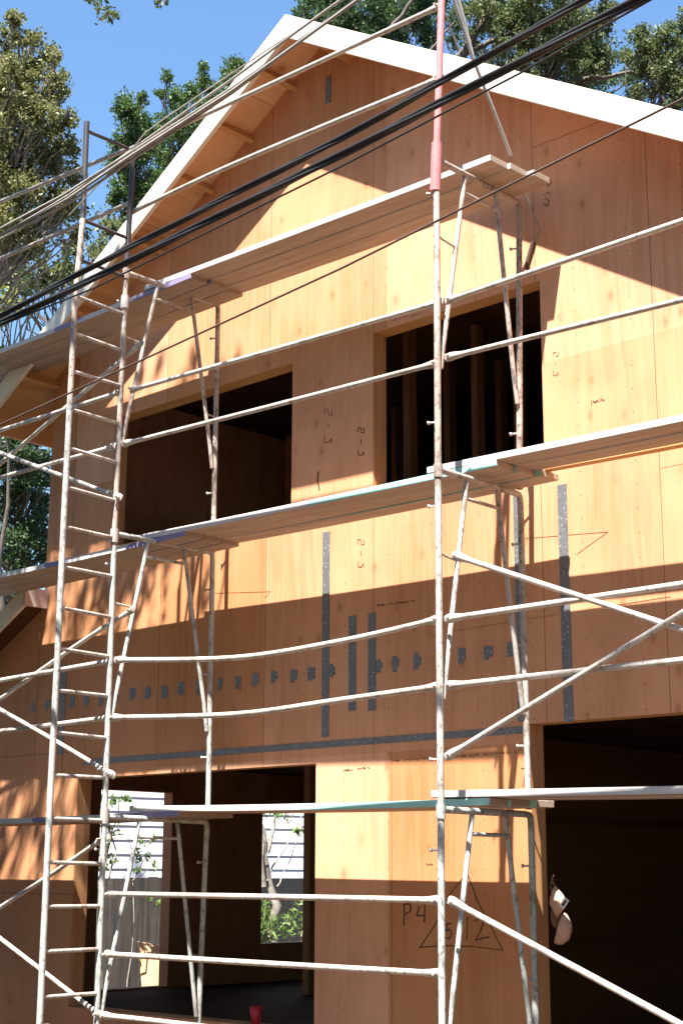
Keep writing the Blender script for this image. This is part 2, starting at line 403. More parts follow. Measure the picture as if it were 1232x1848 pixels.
def wall_with_holes(xs0, xs1, zlo, ztop, opens, y0, y1, breaks=()):
    m = MB()
    xs = sorted({xs0, xs1, *breaks, *[o[0] for o in opens], *[o[1] for o in opens]})
    xs = [x for x in xs if xs0 - 1e-6 <= x <= xs1 + 1e-6]
    e = 1e-5
    for a, b in zip(xs[:-1], xs[1:]):
        cur = zlo
        segs = []
        for o in sorted([o for o in opens if o[0] <= a + e and o[1] >= b - e], key=lambda o: o[2]):
            if o[2] > cur + e: segs.append((cur, cur, o[2], o[2]))
            cur = o[3]
        segs.append((cur, cur, ztop(b - e), ztop(a + e)))
        for z0a, z0b, z1b, z1a in segs:
            m.quad((a,y0,z0a),(b,y0,z0b),(b,y0,z1b),(a,y0,z1a))
            m.quad((b,y1,z0b),(a,y1,z0a),(a,y1,z1a),(b,y1,z1b))
        m.quad((a,y0,ztop(a+e)),(b,y0,ztop(b-e)),(b,y1,ztop(b-e)),(a,y1,ztop(a+e)))
    m.quad((xs0,y1,zlo),(xs0,y0,zlo),(xs0,y0,ztop(xs0+e)),(xs0,y1,ztop(xs0+e)))
    m.quad((xs1,y0,zlo),(xs1,y1,zlo),(xs1,y1,ztop(xs1-e)),(xs1,y0,ztop(xs1-e)))
    return m
def ftop(x): return wing(x) if x < XL else soff(x)
fw = wall_with_holes(XG, XR, 0.02, ftop, OPEN, YW, YW + 0.0125, breaks=(XL, RX))
m = fw
m.quad((XL,YW,wing(XL)),(XL,YW+0.0125,wing(XL)),(XL,YW+0.0125,soff(XL)),(XL,YW,soff(XL)))
# edges of the sheathing at the openings
for (a,b,z0,z1) in OPEN:
    y0, y1 = YW, YW+0.0125
    m.quad((a,y0,z0),(a,y0,z1),(a,y1,z1),(a,y1,z0)); m.quad((b,y1,z0),(b,y1,z1),(b,y0,z1),(b,y0,z0))
    m.quad((a,y0,z1),(b,y0,z1),(b,y1,z1),(a,y1,z1)); m.quad((a,y1,z0),(b,y1,z0),(b,y0,z0),(a,y0,z0))
fw.build('front_wall', M['wall'], house)
# framing behind the sheathing: studs, headers, sills
YF0, YF1 = YW + 0.013, YW + WT
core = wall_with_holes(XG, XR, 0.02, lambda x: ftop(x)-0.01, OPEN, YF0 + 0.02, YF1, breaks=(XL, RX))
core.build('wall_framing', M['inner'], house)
for nm, (a,b,z0,z1) in zip(('garage_opening','window_opening','window_opening','window_opening'), OPEN):
    t = 0.038
    hd = MB(); hd.box((a-0.02, YF0, z1+0.001), (b+0.02, YF1+0.004, z1+0.14)); hd.build('header_beam', M['beam'], house)
    for xa, xb in ((a-t, a-0.001), (b+0.001, b+t)):
        jm = MB(); jm.box((xa, YF0, z0), (xb, YF1+0.004, z1)); jm.build('jamb_stud', M['stud'], house)
    if z0 > 0.3:
        sl = MB(); sl.box((a-0.02, YF0, z0-0.04), (b+0.02, YF1+0.05, z0-0.001)); sl.build('window_sill', M['beam'], house)
# other walls
sw = MB()
SIDE_OPEN = [(2.99, 3.92, 0.52, 2.46), (5.22, 6.75, 0.90, 2.36)]
tmp = wall_with_holes(YW+WT, YB, 0.02, lambda y: 2.72, SIDE_OPEN, -XG-0.14, -XG)
sw.add([(-v[1], v[0], v[2]) for v in tmp.v], tmp.f)
for (a,b,z0,z1) in SIDE_OPEN:
    x0, x1 = XG, XG+0.14
    sw.quad((x0,a,z0),(x0,a,z1),(x1,a,z1),(x1,a,z0)); sw.quad((x1,b,z0),(x1,b,z1),(x0,b,z1),(x0,b,z0))
    sw.quad((x0,a,z1),(x0,b,z1),(x1,b,z1),(x1,a,z1)); sw.quad((x1,a,z0),(x1,b,z0),(x0,b,z0),(x0,a,z0))
sw.build('side_wall', M['side'], house)
uw = MB(); uw.box((XL, YW+WT, 2.9), (XL+0.14, YB, soff(XL)-0.01)); uw.build('side_wall', M['side'], house)
rw = MB(); rw.box((XR-0.14, YW+WT, 0.02), (XR, YB, soff(XR)-0.01)); rw.build('side_wall', M['side'], house)
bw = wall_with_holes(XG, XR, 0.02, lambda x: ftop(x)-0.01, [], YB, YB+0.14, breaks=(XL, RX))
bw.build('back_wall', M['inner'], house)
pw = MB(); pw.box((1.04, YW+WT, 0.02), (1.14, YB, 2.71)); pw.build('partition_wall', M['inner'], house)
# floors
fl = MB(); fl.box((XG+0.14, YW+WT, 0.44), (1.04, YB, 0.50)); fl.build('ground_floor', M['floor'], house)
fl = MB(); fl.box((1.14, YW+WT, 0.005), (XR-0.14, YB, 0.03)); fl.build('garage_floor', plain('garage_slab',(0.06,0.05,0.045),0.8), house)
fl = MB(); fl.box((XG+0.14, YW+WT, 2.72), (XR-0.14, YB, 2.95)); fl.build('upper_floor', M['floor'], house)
# interior framing glimpsed through the openings
def stud(x, y, z0, z1, w=0.04, d=0.09):
    s = MB(); s.box((x, y, z0), (x+w, y+d, z1)); return s.build('wall_stud', M['stud'], house)
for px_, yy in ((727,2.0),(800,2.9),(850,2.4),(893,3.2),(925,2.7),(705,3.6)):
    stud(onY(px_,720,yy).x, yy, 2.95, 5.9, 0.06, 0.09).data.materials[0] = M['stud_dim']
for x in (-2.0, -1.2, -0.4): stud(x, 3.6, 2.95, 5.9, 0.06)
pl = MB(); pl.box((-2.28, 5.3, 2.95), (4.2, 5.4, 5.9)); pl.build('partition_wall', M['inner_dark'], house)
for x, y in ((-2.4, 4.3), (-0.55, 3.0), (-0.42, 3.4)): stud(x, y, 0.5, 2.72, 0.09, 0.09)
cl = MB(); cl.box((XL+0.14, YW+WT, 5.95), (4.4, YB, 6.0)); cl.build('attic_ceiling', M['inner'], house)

# ---- roof
OV = 0.37; YR = YW - OV
XE_L, XE_R = -2.93, 8.1
TH = 0.035/1.0
rf = MB()
for xa, xb in ((XE_L, RX), (RX, XE_R)):
    lo = [(xa,YR,soff(xa)),(xb,YR,soff(xb)),(xb,YB+0.3,soff(xb)),(xa,YB+0.3,soff(xa))]
    rf.hexa(lo, [(x,y,z+TH) for x,y,z in lo])
rf.build('soffit', M['soffit'], house)
rr = MB()
for xa, xb in ((XE_L-0.03, RX), (RX, XE_R+0.03)):
    lo = [(xa,YR+0.01,soff(xa)+TH+0.004),(xb,YR+0.01,soff(xb)+TH+0.004),(xb,YB+0.3,soff(xb)+TH+0.004),(xa,YB+0.3,soff(xa)+TH+0.004)]
    rr.hexa(lo, [(x,y,z+0.03) for x,y,z in lo])
rr.build('roof_underlayment', M['roofing'], house)
for xa, xb in ((XE_L-0.04, RX), (RX, XE_R+0.04)):
    cuts = [xa, xb] if xb == RX else [xa, 4.55, xb]
    for ca, cb in zip(cuts[:-1], cuts[1:]):
        ca2 = ca + (0.003 if ca == 4.55 else 0); dy = 0.004 if ca == 4.55 else 0
        k = MB(); k.prism([(ca2, soff(ca2)-0.107), (cb, soff(cb)-0.107), (cb, soff(cb)+0.085), (ca2, soff(ca2)+0.085)], YR-0.04-dy, YR-0.001)
        k.build('rake_board', M['rake'], house)
for x, s in ((XE_L, -1), (XE_R, 1)):
    k = MB(); k.box((x, YR, soff(x)-0.14), (x+0.038*s, YB+0.3, soff(x)+0.02)); k.build('eave_board', M['soffit'], house)
lk = [0.59, 0.11, -0.37, -0.97, -1.70, -2.42, 1.27]
for i, x in enumerate(lk):
    k = MB(); h = 0.088; w = 0.04
    ca = -SL if x > RX else SL
    nx, nz = ca/math.hypot(1,ca), -1/math.hypot(1,ca); tx, tz = 1/math.hypot(1,ca), ca/math.hypot(1,ca)
    p0 = (x - tx*w/2, soff(x) - tz*w/2 - 0.002); p1 = (x + tx*w/2, soff(x) + tz*w/2 - 0.002)
    k.prism([(p0[0]+nx*h, p0[1]+nz*h), (p1[0]+nx*h, p1[1]+nz*h), p1, p0], YR+0.002, YW-0.002)
    k.build('lookout_block', M['beam'], house)

# ---- lower roof of the wing on the left
def wz(x): return wing(x)
k = MB()
lo = [(XG-0.5,YRW,wz(XG-0.5)),(XL-0.005,YRW,wz(XL-0.005)),(XL-0.005,YB,wz(XL-0.005)),(XG-0.5,YB,wz(XG-0.5))]
k.hexa(lo, [(x,y,z+0.09) for x,y,z in lo]); k.build('lower_roof', M['inner'], house)
k = MB(); lo = [(x,y,z+0.094) for x,y,z in lo]; k.hexa(lo, [(x,y,z+0.02) for x,y,z in lo]); k.build('roof_underlayment', M['roofing'], house)
k = MB(); k.prism([(XG-0.54,wz(XG-0.54)-0.03),(XW,wz(XW)-0.03),(XW,wz(XW)+0.13),(XG-0.54,wz(XG-0.54)+0.13)], YRW-0.04, YRW-0.002)
k.build('rake_board', M['rake'], house)
k = MB(); k.box((XW+0.001, YRW-0.04, 3.875), (XW+0.03, YW-0.003, 4.035)); k.build('rake_return', M['pinktrim'], house)

# ---- metal straps and clips nailed on the sheathing
def strap(x0, x1, z0, z1, name='metal_strap'):
    s = MB(); s.box((x0, YW-0.005, z0), (x1, YW-0.0005, z1)); return s.build(name, M['galv'], house)
strap(0.975, 1.045, 2.575, 4.05); strap(2.70, 2.765, 2.575, 4.05); strap(3.05, 3.12, 2.55, 4.045)
strap(1.235, 1.305, 2.74, 3.405); strap(1.42, 1.49, 2.73, 3.405)
strap(-1.75, 2.78, 2.50, 2.545)
strap(0.97, 1.03, 7.46, 7.69)
strap(-2.12,-2.05,2.6,3.35)
for x in [-2.5,-2.3,-1.95,-1.75,-1.55,-1.36,-1.15,-0.95,-0.75,-0.55,-0.33,-0.1,0.1,0.29,0.49,0.69,0.87,1.08,1.53,1.68,1.87,2.26,2.47,2.66]:
    c = MB(); z = 3.035 + random.uniform(-0.008,0.008); w = random.uniform(0.034,0.042)
    h1, h2 = random.uniform(0.042,0.058), random.uniform(0.042,0.058); c.box((x-w, YW-0.004, z-h1), (x+w*0.1, YW-0.0005, z+h2)); c.box((x+w*0.1, YW-0.0035, z-h1*random.uniform(0.3,0.9)), (x+w*random.uniform(0.6,1.1), YW-0.0005, z+h2*random.uniform(0.4,1.0)))
    c.build('metal_clip', M['galv'], house)

# ---- marks on the plywood
def strokes(lines, width=0.008, mat='mark', name='marking'):
    s = MB()
    for ln in lines:
        P = [onY(x + random.uniform(-.5,.5), y + random.uniform(-.6,.6), YW) for x, y in ln]
        for a, b in zip(P[:-1], P[1:]):
            d = Vector((b.x-a.x, 0, b.z-a.z)); L = d.length
            if L < 1e-6: continue
            d /= L; n = Vector((-d.z,0,d.x))*width/2*random.uniform(0.65,1.25); a2 = a - d*width*0.3; b2 = b + d*width*0.3
            y0, y1 = YW-0.0022, YW-0.0004
            q = [a2-n, b2-n, b2+n, a2+n]
            s.hexa([(v.x,y1,v.z) for v in q], [(v.x,y0,v.z) for v in q])
    return s.build(name, M[mat], house)
strokes([[(729,1632),(729,1650),(728,1670)], [(729,1633),(736,1631),(742,1636),(740,1645),(729,1650)]])            # P
strokes([[(757,1636),(752,1653),(767,1652)], [(766,1634),(766,1664)]])                                               # 4
strokes([[(842,1574),(815,1610),(790,1660),(757,1710)], [(842,1574),(862,1628),(885,1672),(907,1715)], [(757,1710),(800,1706),(850,1708),(907,1715)]], 0.0062)
strokes([[(843,1655),(842,1697)]]); strokes([[(856,1662),(865,1658),(872,1666),(866,1680),(857,1697),(868,1694),(882,1691)]])  # 1 2
strokes([[(814,1667),(806,1667),(805,1680),(811,1677),(815,1684),(811,1694),(804,1692)]])                            # 5
def s5(x, y, k=1.0, mat='mark', w=0.0065):
    strokes([[(x-6*k,y+2*k),(x-5*k,y-6*k),(x,y-5*k),(x+1*k,y+4*k),(x+6*k,y+4*k),(x+6*k,y-5*k)]], w, mat)
    strokes([[(x,y+17*k),(x+1*k,y+24*k)]], w, mat)
    strokes([[(x-5*k,y+37*k),(x-5*k,y+46*k),(x+1*k,y+47*k),(x+5*k,y+40*k),(x+6*k,y+47*k)]], w, mat)
s5(651, 777, 0.95); s5(651, 979, 0.95, 'mark_faint', 0.005)
s5(592, 745, 1.15, 'mark_faint', 0.006); s5(1002, 640, 0.8, 'mark_faint', 0.0035)
strokes([[(983,328),(990,323),(995,330),(989,337),(984,332)],[(980,352),(986,347),(994,350)],[(983,358),(990,362),(987,372),(980,368)]], 0.005, 'mark_faint')
strokes([[(940,1386),(950,1386),(946,1400),(944,1420)]], 0.006)                                                    # 7
def stamp(x0, y0, x1, y1, n, mat='mark', h=4.5, dens=0.72):
    L = []
    for i in range(n):
        if random.random() > dens: continue
        f = (i + random.random()*0.4)/n; x = x0+(x1-x0)*f; y = y0+(y1-y0)*f
        hh = random.uniform(0.3,1)*h
        L.append([(x, y-hh/2), (x+random.uniform(0.5,3.5), y+hh/2*random.uniform(-1,1))])
    if L: strokes(L, 0.0055, mat, 'grade_stamp')
stamp(676,1094,752,1084,26); stamp(706,1374,930,1358,70,'mark',3.5,0.55); stamp(618,1391,668,1385,22,'mark',4,.6)
stamp(440,1284,510,1275,22,'mark',3.5,.6); stamp(705,580,760,566,16,'mark_faint',5,.7)
stamp(1066,728,1090,722,8,'mark',9,.9); stamp(770,1560,780,1560,3)
strokes([[(575,852),(573,868),(576,884)]], 0.014, 'mark')
strokes([[(948,972),(1097,960),(1040,1000)]], 0.0016, 'line_faint', 'chalk_shadow_line')  # thin lines, some of them string shadows drawn as strokes
strokes([[(386,1070),(488,1068),(478,1080)]], 0.0016, 'line_faint', 'chalk_shadow_line')
strokes([[(810,1140),(1208,1076)]], 0.0016, 'line_faint', 'chalk_shadow_line')
strokes([[(600,1158),(690,1146)]], 0.006, 'mark', 'chalk_shadow_line')

# ================================================================== SCAFFOLD
SW = 0.875; SB = 2.963
LZ = [0.02, 2.0, 3.98, 5.96]
scaf = empty('scaffold', (SB/2, SW/2, 0.0), 'weathered tubular steel scaffold with ladder standing along the house front', 'scaffold')
RT = 0.0205
def arc_frame(m, o0, o1, i1, i0, r=RT):
    # outer leg up, header across, inner leg down, corners rounded
    o1, i1 = Vector(o1), Vector(i1)
    m.tube([o0, o1], r, 12)
    hd = (i1-o1).normalized(); dn = (Vector(i0)-i1).normalized()
    c = 0.05; bend = [i1 - hd*c, i1 - hd*c*0.3 + dn*c*0.1, i1 + dn*c*0.3 - hd*c*0.1, i1 + dn*c]
    m.tube([o1 + hd*0.0, *bend, i0], r*0.97, 12)
def frame(X, pts, lvl, mat, pin_side=1):
    # pts: outer bottom, outer top, inner top, inner bottom
    m = MB(); arc_frame(m, *pts)
    fr = m.build('scaffold_frame', mat, scaf)
    ob, ot, it, ib = [Vector(p) for p in pts]
    def along(a, b, z): f = (z-a.z)/(b.z-a.z); return a + (b-a)*f
    zt = ot.z
    hz = lambda f: ot + (it-ot)*f
    low_o = along(ob, ot, zt-1.22); low_i = along(ib, it, zt-1.22)
    a1 = hz(0.33) + Vector((0,0,-0.02)); a2 = hz(0.70) + Vector((0,0,-0.02))
    b1 = MB(); b1.tube([a1, low_o + Vector((0,0.06,0.06)), low_o + Vector((0,0.028,-0.12))], 0.0155, 10); b1.build('frame_brace', mat, fr)
    b2 = MB(); b2.tube([a2, low_i + Vector((0,-0.06,0.06)), low_i + Vector((0,-0.026,-0.14))], 0.0155, 10); b2.build('frame_brace', mat, fr)
    f1 = a1 + (low_o-a1)*0.09; f2 = a2 + (low_i-a2)*0.09
    b3 = MB(); b3.tube([f1, f2], 0.012, 8); b3.build('frame_strut', mat, fr)
    q1 = along(ob, ot, zt-0.5); q2 = a1 + (low_o + Vector((0,0.06,0.06)) - a1)*0.43
    b4 = MB(); b4.tube([q1, Vector((q2.x, q2.y, q1.z-0.02))], 0.007, 8)
    b4.build('frame_strut', mat, fr); b4 = MB()
    q1 = along(ib, it, zt-0.95); q2 = a2 + (low_i + Vector((0,-0.06,0.06)) - a2)*0.8
    b4.tube([q1, Vector((q2.x, q2.y, q1.z+0.01))], 0.007, 8); b4.build('frame_strut', mat, fr)
    for a, b, zz in ((ob, ot, zt-0.22), (ob, ot, zt-1.68), (ib, it, zt-0.30), (ib, it, zt-1.55)):
        c = along(a, b, zz)
        pn = MB(); pn.tube([c, c + Vector((-0.045*pin_side, -0.022, 0))], 0.0065, 8); pn.tube([c + Vector((-0.045*pin_side,-0.022,0)), c + Vector((-0.056*pin_side,-0.027,0))], 0.012, 8)
        pn.build('lock_pin', M['steel'], fr)
    # coupling collar where the next frame lifts on
    cc = MB(); cc.tube([ot + Vector((0,0,-0.05)), ot + Vector((0,0,0.03))], 0.027, 12); cc.build('coupling_pin', mat, fr)
    return fr
def P(x, y, X, Y): q = onY(x, y, Y); return Vector((q.x, Y, q.z))
post3 = [(797,1848),(795,1461),(790,847),(787,288)]
o3 = [P(797.5,1848,0,0), P(795,1461,0,0), P(790,847,0,0), P(787,288,0,0)]
i3t = [None, P(957,1470,0,SW), P(938,893,0,SW), P(936,366,0,SW)]
i3b = [P(966,1848,0,SW), P(952,1415,0,SW), P(937,800,0,SW)]
def ext(p, q, z): f = (z-q.z)/(p.z-q.z); return q + (p-q)*f
frame(SB, (ext(o3[0],o3[1],0.05), o3[1], i3t[1], ext(i3b[0],i3t[1],0.05)), 1, M['tube_green'])
frame(SB, (o3[1], o3[2], i3t[2], ext(i3b[1],i3t[2],2.02)), 2, M['tube'])
frame(SB, (o3[2], o3[3], i3t[3], ext(i3b[2],i3t[3],4.0)), 3, M['tube_rust'])
o1 = [P(174.5,1848,0,0), P(189,1474,0,0), P(207,963,0,0), P(228,492,0,0)]
i1t = [None, P(374,1483,0,SW), P(384,997,0,SW), P(394,550,0,SW)]
i1b = [P(358,1848,0,SW), P(376,1440,0,SW), P(386,930,0,SW)]
frame(0, (ext(o1[0],o1[1],0.05), o1[1], i1t[1], ext(i1b[0],i1t[1],0.05)), 1, M['tube_green'])
frame(0, (o1[1], o1[2], i1t[2], ext(i1b[1],i1t[2],2.02)), 2, M['tube_green'])
frame(0, (o1[2], o1[3], i1t[3], ext(i1b[2],i1t[3],4.0)), 3, M['tube_rust'])
# the frames of the next bays, just outside the picture on both sides
for X in (-2.963, 5.926):
    for l in (1,2,3):
        frame(X, (Vector((X,0,LZ[l-1])), Vector((X,0,LZ[l])), Vector((X,SW,LZ[l])), Vector((X,SW,LZ[l-1]+0.02))), l, M['tube'])
for X, Y in ((o1[0].x,0),(i1b[0].x,SW),(o3[0].x,0),(i3b[0].x,SW),(-2.963,0),(-2.963,SW),(5.926,0),(5.926,SW)):
    b = MB(); b.box((X-0.08,Y-0.08,0.021),(X+0.08,Y+0.08,0.03)); b.tube([(X,Y,0.03),(X,Y,0.3)], 0.016, 10)
    b.build('base_jack', M['steel'], scaf)
# guard posts above the top deck
m = MB(); top3 = onY(796.5, 0, 0); d3 = (top3 - o3[3]).normalized()
m.tube([o3[3] + d3*0.02, top3 + d3*0.45], 0.0225, 12); gp = m.build('guard_post', M['pink'], scaf)
m = MB(); m.tube([onY(785,345,0), onY(788,258,0)], 0.034, 12); m.build('post_sleeve', M['pink'], gp)
m = MB(); m.tube([o1[3], P(236,360,0,0), P(240,278,0,0)], 0.021, 12); m.build('guard_post', M['tube_dark'], scaf)
m = MB(); w0 = onX(806,-40,2.97); m.tube([w0, onX(853,105,2.97), onX(900,225,2.97), onX(921,281,2.97)], 0.012, 8)
m.tube([onX(815,-40,2.97), onX(838,40,2.97), onX(853,105,2.97)], 0.012, 8); m.build('end_rail', M['steel'], scaf)
m = MB(); m.tube([onX(948,352,2.97), onY(973,414,YW-0.02), onY(957,446,YW-0.01)], 0.006, 8); m.build('wall_tie', M['cable_grey'], scaf)
m = MB(); m.tube([onY(962,436,YW-0.015), onY(952,470,YW-0.012), onY(950,486,YW-0.012)], 0.016, 8); m.build('wall_tie', M['cable_brown'], scaf)

# ladder on the left frame: outer stile with rungs to the frame leg
lad = MB(); st = [(157,220),(150,395),(136,537),(127,720),(118,890),(105,1167),(90,1462),(72,1848)]
SP = [onX(x, y, 0.0) for x, y in st]
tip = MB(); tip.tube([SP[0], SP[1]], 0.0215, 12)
upper = MB(); upper.tube([SP[1], SP[2], SP[3]], 0.021, 12)
lower = MB(); lower.tube([SP[3], SP[4], SP[5], SP[6], ext(SP[7], SP[6], 0.05)], 0.022, 12)
ladder = lower.build('ladder', M['tube_green'], scaf)
upper.build('ladder_stile', M['tube_rust'], ladder); tip.build('ladder_stile', M['tube_dark'], ladder)
def on_line(pts, z):
    pts = sorted(pts, key=lambda p: p.z)
    for a, b in zip(pts[:-1], pts[1:]):
        if a.z <= z <= b.z: return a + (b-a)*((z-a.z)/(b.z-a.z))
    return pts[-1] if z > pts[-1].z else pts[0]
leg1 = [ext(o1[0],o1[1],0.05), o1[1], o1[2], o1[3], P(240,278,0,0)]
z = 5.405
zs = [5.405-0.2845*i for i in range(18)] + [5.69, 5.975, 6.29, 7.0]
for zz in zs:
    if zz < 0.2 : continue
    a, b = on_line(SP, zz), on_line(leg1, min(zz, 7.05))
    if zz == 7.0: b = onY(231,268,0)
    r = MB(); r.tube([a, b + Vector((0,0,random.uniform(-0.008,0.008)))], 0.0135, 10)
    r.build('rung', M['tube'] if zz < 5.7 else M['tube_dark'], ladder)
for zz in (5.78, 4.0, 2.02):
    q = on_line(leg1, zz); c = MB(); c.tube([q+Vector((0,0,-0.05)), q+Vector((0,0,0.05))], 0.031, 12); c.build('ladder_clamp', M['steel'], ladder)

# rails and cross braces (flattened, bolted ends on each)
def rail(pix, name='guard_rail', Y=0.036, r=0.0165, mat='rail', clamps=(0, -1), Ys=None):
    pts = [onY(x, y, Ys[i] if Ys else Y) for i, (x, y) in enumerate(pix)]
    # rails of the side bays run on to the next frame outside the picture
    reach = lambda a, b, X: a + (b-a)*((X-a.x)/(b.x-a.x))
    if pts[-1].x > 3.3: pts = pts[:2] + [reach(pts[0], pts[1], 5.92)]; clamps = (0, -1)
    elif pts[-1].x < -0.8: pts = pts[:-1] + [reach(pts[-3], pts[-2], -2.955)]; clamps = (0, -1)
    elif pts[0].x < -0.8: pts = [reach(pts[2], pts[1], -2.955)] + pts[1:]; clamps = (0, -1) if clamps else (0,)
    d0 = (pts[1]-pts[0]).normalized(); d1 = (pts[-1]-pts[-2]).normalized()
    m = MB()
    if len(pts) == 2:   # a slight sag or kink as on used tube
        mid = (pts[0]+pts[1])/2 + Vector((0, 0, random.uniform(-0.006,0.004)))
        pts = [pts[0], mid, pts[1]]
    else:
        # smooth bend
        P4 = [pts[0]] + pts + [pts[-1]]; out = []
        for i in range(1, len(P4)-2):
            for k in range(6):
                u = k/6; p0,p1,p2,p3 = P4[i-1:i+3]
                out.append(0.5*((2*p1)+(-p0+p2)*u+(2*p0-5*p1+4*p2-p3)*u*u+(-p0+3*p1-3*p2+p3)*u**3))
        pts = out + [pts[-1]]
    rr = [r]*len(pts); m.tube([pts[0]-d0*0.02] + pts[1:-1] + [pts[-1]+d1*0.02], rr, 10)
    o = m.build(name, M[mat], scaf)
    for c in clamps:
        p = pts[c]; d = d0 if c == 0 else -d1
        k = MB(); ax = Vector((0,1,0)); ax = (ax - d*ax.dot(d)).normalized(); up = d.cross(ax); sec = []
        for t_, a_, b_ in ((-0.040,0.014,0.0045),(-0.034,0.023,0.006),(-0.010,0.0285,0.007),(0.020,0.027,0.008),(0.055,0.022,0.013),(0.095,r*1.06,r*1.06)):
            sec.append([p + d*t_ + up*math.cos(2*math.pi*j/12)*a_ + ax*math.sin(2*math.pi*j/12)*b_ for j in range(12)])
        k.add([v for q in sec for v in q], [(i*12+j, i*12+(j+1)%12, (i+1)*12+(j+1)%12, (i+1)*12+j) for i in range(5) for j in range(12)], True)
        k.add(sec[0], [tuple(range(11,-1,-1))])
        k.tube([p - ax*0.045, p + ax*0.02], 0.0085, 8); k.tube([p - ax*0.018, p - ax*0.009], 0.016, 6)
        k.build('end_clamp', M[mat], o)
    return o
# middle bay
rail([(232,271),(791,12)]); rail([(236,384),(420,297),(791,142)])
rail([(241,703),(790,546)]); rail([(228,800),(786,656)])
rail([(216,1191),(425,1187),(616,1157),(788,1118)], r=0.018); rail([(207,1295),(425,1289),(616,1263),(788,1239)], r=0.018)
rail([(200,1613),(616,1621),(789,1625)], r=0.018); rail([(195,1722),(616,1747),(790,1757)], r=0.018)
rail([(190,1833),(300,1845),(800,1905)], r=0.018)
# right bay (runs on past the edge of the picture)
rail([(812,541),(1232,398),(1460,322)], clamps=(0,)); rail([(812,644),(1232,541),(1480,480)], clamps=(0,))
rail([(812,1116),(1232,1054),(1500,1015)], r=0.018, clamps=(0,)); rail([(812,1237),(1232,1191),(1500,1162)], r=0.018, clamps=(0,))
rail([(824,1004),(1232,1137),(1520,1232)], 'cross_brace', clamps=(0,), Y=0.03); rail([(812,1362),(1232,1105),(1540,916)], 'cross_brace', clamps=(0,), Y=0.0)
rail([(818,1628),(1216,1843),(1330,1905)], 'cross_brace', clamps=(0,), Y=0.0, r=0.018)
# left bay
rail([(-60,397),(112,318),(228,270)], clamps=(1,) if False else ()); rail([(-40,481),(151,402),(230,368)], clamps=())
rail([(-150,822),(0,777),(216,708)], clamps=(-1,)); rail([(-150,903),(0,862),(205,806)], clamps=(-1,))
rail([(-150,1252),(0,1228),(205,1192)], r=0.018, clamps=(-1,)); rail([(-150,1339),(0,1320),(198,1295)], r=0.018, clamps=(-1,))
rail([(253,622),(135,722),(50,795),(-150,965)], 'cross_brace', clamps=(0,), Y=0.05); rail([(215,897),(0,817),(-150,762)], 'cross_brace', clamps=(0,), Y=0.0)
rail([(237,1102),(150,1157),(0,1262),(-150,1366)], 'cross_brace', clamps=(0,), Y=0.08); rail([(202,1398),(100,1337),(0,1280),(-150,1194)], 'cross_brace', clamps=(0,), Y=0.0)
rail([(184,1515),(90,1580),(0,1638),(-150,1740)], 'cross_brace', clamps=(0,), Y=0.05); rail([(178,1830),(100,1770),(0,1693),(-150,1590)], 'cross_brace', clamps=(0,), Y=0.0)

# ================================================================== PLANKS on the scaffold
PW, PT, GAP = 0.173, 0.042, 0.006
YS = [0.345 + i*(PW+GAP) for i in range(3)]
def plank(xa, xb, za, zb, y, mat, label, width=PW, skew=0.0):
    m = MB(); L = xb-xa
    n = 12; w = width/2; vs = []; sg = random.uniform(0.004, 0.016); cup = random.uniform(-0.003,0.003)
    for i in range(n+1):
        f = i/n; x = -L/2 + L*f; dz = -sg*4*f*(1-f); tw = cup*(2*f-1)
        vs += [(x,-w,dz-tw),(x,w,dz+tw),(x,w,dz+PT+tw),(x,-w,dz+PT-tw)]
    fs = [(0,1,2,3), (4*n+3,4*n+2,4*n+1,4*n)]
    for i in range(n):
        a = 4*i; fs += [(a,a+4,a+5,a+1),(a+1,a+5,a+6,a+2),(a+2,a+6,a+7,a+3),(a+3,a+7,a+4,a)]
    m.add(vs, fs)
    o = m.build('scaffold_plank', mat, None, bevel=0.004)
    o.location = ((xa+xb)/2, y+width/2, (za+zb)/2)
    o.rotation_euler = (0, -math.atan2(zb-za, L), skew)
    return tag(o, label, 'plank', 'planks laid on the scaffold')
H = RT + 0.002
LV = {1:'lowest', 2:'middle', 3:'top'}
pos = ['street side', 'middle', 'wall side']
for l in (1,2,3):
    z0 = LZ[l] + H
    for i in range(3):
        e = random.uniform(-0.03, 0.03)
        mt = M['plank_purple']
        plank(-3.3+e, 0.32+e*0.6, z0, z0, YS[i], mt, f'{pos[i]} purple stained plank on the {LV[l]} deck, left of the ladder post')
        mt = M['plank_teal'] if l < 3 else M['plank']
        e2 = [-0.02, 0.0, 0.05][i] - (0.10 if l == 1 else 0)
        col = 'turquoise edged' if l < 3 else 'bare'
        plank(-0.22+e, 3.17+e2, z0 + PT + 0.003, z0+0.001, YS[i], mt, f'{pos[i]} {col} plank on the {LV[l]} deck between the two frames')
        if l < 3 and i < 2:
            plank(2.60+e, 6.25, z0 + PT*1.0 + 0.012, z0 + 0.003, YS[i], M['plank'], f'{pos[i]} pale plank on the {LV[l]} deck, reaching right past the pink topped post', skew=0.0)
    if l == 2:
        plank(2.9, 6.25, z0 + PT + 0.010, z0 + 0.003, YS[1]+PW+0.036, M['beam'], f'narrow wall side board on the {LV[l]} deck, right of the pink topped post', width=0.065)

